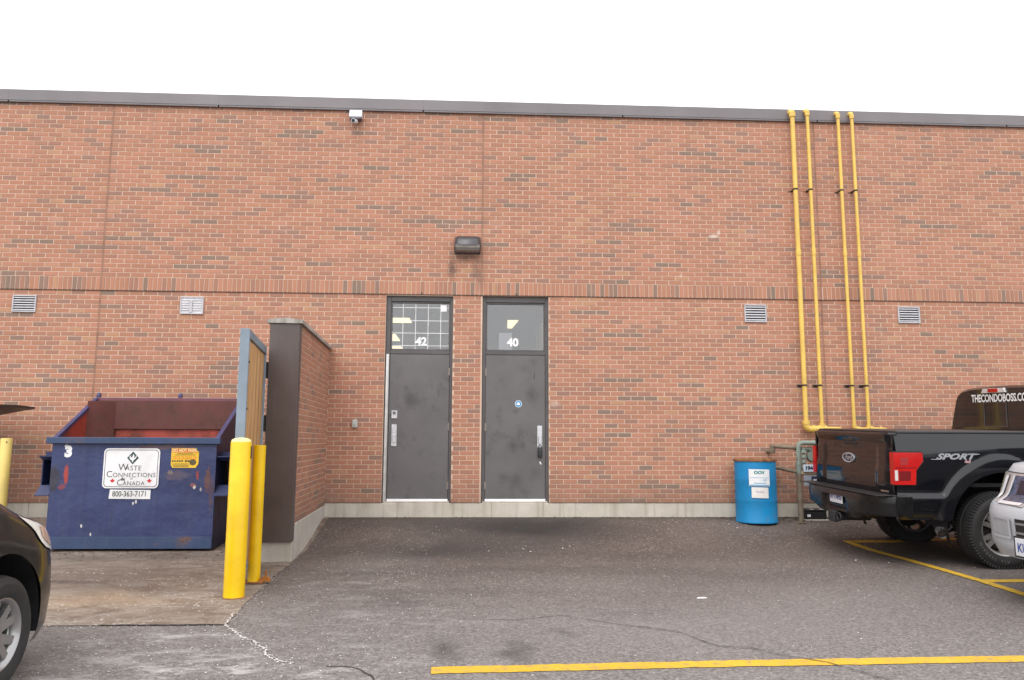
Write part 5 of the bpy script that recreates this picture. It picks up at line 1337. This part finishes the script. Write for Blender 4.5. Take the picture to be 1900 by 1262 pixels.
# ---------------------------------------------------------------- silver SUV, right edge
MSILVER = mat_carpaint('suv_silver', (.47, .49, .52), .10, .30, .0)
suv = thing('silver_suv', 'silver SUV nosing in at the right edge behind the pickup', 'suv', (4.59, -4.95, zg(-4.9)), (0, 0, math.pi))
sv = Shell(4.7, .935, .40, lambda x: interp(x, [0, .25, .6, 1.25, 4.0, 4.7], [1.165, 1.185, 1.205, 1.24, 1.12, 1.08]),
           lambda v: interp(v, [0, .12, .45, .56, .66, .92, 1.0], [.06, .01, .0, .03, .15, .235, .27]), lambda v: interp(v, [0, .15, .5, .9, 1], [.95, .985, 1.0, .96, .90]), .60, 2.5, .4, 3.2)
suv_ar = [(-.95, .37, .42), (-3.75, .37, .42)]
m = MB(); sv.body(m, suv_ar, 26); sb = m.build('body', MSILVER, suv, smooth=45, weld=True)
for side in (-1, 1):
    vfo = lambda t: (interp(t, [0, .43, .70, 1], [.565, .585, .68, .73]), .915)
    m = MB(); sv.patch(m, .05, .86, 0, 0, 24, 8, .006, side, vfo); hl = m.build('headlight', plain('headlight_bezel', (.46, .42, .41), .3, .2), suv, smooth=50)
    m = MB(); sv.patch(m, .07, .29, 0, 0, 10, 6, .010, side, lambda t: (interp(t, [0, 1], [.595, .605]), .89)); m.build('headlight_lens', plain('headlight_dark', (.075, .095, .16), .05, .2, .5, 18), hl, smooth=50)
    for (c0, c1, v0, v1) in ((.285, .315, .59, .895), (.07, .31, .572, .60)):
        m = MB(); sv.patch(m, c0, c1, v0, v1, 4, 6, .013, side); m.build('headlight_trim', plain('trim_bright', (.75, .74, .76), .2, .2), hl, smooth=50)
    m = MB(); sv.patch(m, .085, .20, .66, .84, 6, 6, .013, side); m.build('projector', plain('projector_dark', (.015, .018, .035), .05), hl, smooth=50)
    m = MB(); sv.patch(m, .395, .475, 0, 0, 4, 6, .012, side, lambda t: (interp(t, [0, 1], [.61, .645]), .88)); m.build('indicator_lens', plain('indicator_white', (.85, .85, .88), .15), hl, smooth=50)
    m = MB(); sv.patch(m, .375, .393, .62, .89, 2, 6, .012, side); m.build('headlight_divider', MBLK, hl)
    m = MB(); sv.patch(m, .50, .84, 0, 0, 8, 6, .010, side, lambda t: (interp(t, [0, .5, 1], [.665, .70, .74]), .90)); m.build('side_marker', plain('marker_cream', (.46, .42, .32), .2), hl, smooth=50)
    m = MB(); sv.patch(m, .03, .86, .918, .928, 16, 1, .003, side); m.build('panel_gap', MBLK, suv)
    m = MB(); sv.patch(m, .12, .30, .24, .42, 8, 4, .004, side); m.build('fog_recess', plain('recess_silver', (.36, .37, .39), .45), suv, smooth=50)
    m = MB(); sv.patch(m, .105, .12, .22, .44, 2, 6, .022, side); sv.patch(m, .12, .33, .42, .445, 8, 1, .018, side); sv.patch(m, .12, .36, .21, .24, 8, 1, .016, side); m.build('recess_edge', MSILVER, suv, smooth=50)
m = MB(); sv.patch(m, 0, .08, .14, .44, 10, 5, .004, -1); sv.patch(m, 0, .08, .14, .44, 10, 5, .004, 1); gr = m.build('lower_grille', MBLK, suv, smooth=50)
for v in (.18, .28, .38):
    m = MB(); sv.patch(m, 0, .078, v, v+.025, 10, 1, .012, -1); sv.patch(m, 0, .078, v, v+.025, 10, 1, .012, 1); m.build('grille_slat', plain('slat_grey', (.22, .22, .23), .4), gr)
m = MB(); sv.patch(m, 0, .045, .62, .90, 4, 5, .006, -1); sv.patch(m, 0, .045, .62, .90, 4, 5, .006, 1); gr = m.build('upper_grille', MBLK, suv, smooth=50)
for v in (.68, .76, .84):
    m = MB(); sv.patch(m, 0, .043, v, v+.03, 4, 1, .014, -1); sv.patch(m, 0, .043, v, v+.03, 4, 1, .014, 1); m.build('grille_slat', MCHR, gr)
m = MB(); m.cbox(.004, .022, -.175, .175, .425, .60, .004); pf = m.build('plate_frame', MBLK, suv)
m = MB(); m.cbox(.0225, .027, -.152, .152, .44, .585, .003); pl = m.build('licence_plate', plain('plate_white', (0, 0, 0)), suv)
m = MB(); text(m, 'KUS', .10, frame((.0282, -.045, .505), (0, 1, 0), (0, 0, 1)), sx=.9, bold=.003); m.build('plate_lettering', plain('plate_blue', (0, 0, 0)), pl)
for (wx, s) in ((-.95, -1), (-.95, 1), (-3.75, -1), (-3.75, 1)): wheel(suv, (wx, s*.80, .365), s, .365, .235, .225, 6, MRIMG)
m = MB(); m.box(-4.3, -.35, -.72, .72, .35, .9); m.build('underbody', MBLK, suv)
greenhouse(suv, [(-1.25, 1.22, .62, .84, 1.2), (-1.95, 1.70, .62, .86, 1.18), (-2.6, 1.76, .64, .87, 1.14), (-4.1, 1.72, .62, .86, 1.10), (-4.55, 1.15, .6, .84, 1.08)], MSILVER, 1.15)

# ---------------------------------------------------------------- dark car, bottom left
MDARK = mat_carpaint('dark_brown_black', (.010, .0095, .0095), .22, .13)
car = thing('dark_car', 'dark brown black car at the bottom left facing the dumpster', 'car', (-3.505, -5.58, zg(-6.3)), (0, 0, math.pi/2))
cg = zg(-6.3)
cv = Shell(4.5, .905, .20, lambda x: interp(x, [0, .3, .62, .80, 1.05, 1.4, 3.6, 4.5], [.80, .865, .925, .97, 1.06, 1.10, 1.08, 1.02]),
           lambda v: interp(v, [0, .10, .35, .6, .85, 1.0], [.08, .02, .0, .02, .09, .17]), lambda v: interp(v, [0, .10, .4, .75, .93, 1], [.955, .985, 1.0, .995, .965, .90]), .74, 2.15, .5, 3.0)
wc = (-1.05, .325)
car_ar = [(wc[0], wc[1]+.035, .405), (wc[0]-2.65, wc[1]+.035, .405)]
m = MB(); cv.body(m, car_ar, 26); m.build('body', MDARK, car, smooth=45, weld=True)
for side in (-1, 1):
    vf = lambda t: (interp(t, [0, .52, .77, .857, .94, 1], [.70, .73, .76, .80, .895, .945]), interp(t, [0, .5, 1], [.955, .968, .965]))
    m = MB(); cv.patch(m, .44, 1.035, 0, 0, 40, 6, .007, side, vf); hl = m.build('headlight', plain('car_headlight', (.70, .69, .66), .12, 0, .2, 9), car, smooth=50)
    m = MB(); cv.patch(m, .70, .93, 0, 0, 8, 4, .011, side, lambda t: (interp(t, [0, .7, 1], [.77, .79, .84]), .93)); m.build('indicator_lens', plain('indicator_peach', (.55, .38, .30), .2, 0, .3, 30), hl, smooth=50)
    for a in car_ar:
        m = MB(); rows = []
        for k in range(31):
            t_ = -.25+(math.pi+.5)*k/30; x, z = a[0]+(a[2]+.003)*math.cos(t_), a[1]+(a[2]+.003)*math.sin(t_)
            rows.append([(x, side*.885, z), (x, side*.60, z)])
        m.grid(rows); m.flat([(a[0]+(a[2]+.003)*math.cos(-.25+(math.pi+.5)*k/30), a[1]+(a[2]+.003)*math.sin(-.25+(math.pi+.5)*k/30)) for k in range(31)], 'XZ', side*.60); m.build('arch_liner', MBLK, car)
m = MB(); cv.patch(m, 0, .5, .12, .42, 10, 4, .004, -1); cv.patch(m, 0, .5, .12, .42, 10, 4, .004, 1); m.build('lower_grille', MBLK, car, smooth=50)
for (wx, s) in ((wc[0], -1), (wc[0], 1), (wc[0]-2.65, -1), (wc[0]-2.65, 1)): wheel(car, (wx, s*.805, wc[1]), s,   .325, .205, .198, 5, MRIMG)
m = MB(); m.box(-4.2, -.4, -.58, .58, .20, .8); m.build('underbody', MBLK, car)
greenhouse(car, [(-1.3, 1.10, .60, .82, 1.08), (-2.1, 1.50, .58, .82, 1.07), (-2.8, 1.55, .58, .82, 1.06), (-3.7, 1.50, .56, .80, 1.06), (-4.3, 1.08, .55, .78, 1.04)], MDARK, 1.05)

bpy.context.view_layer.update()
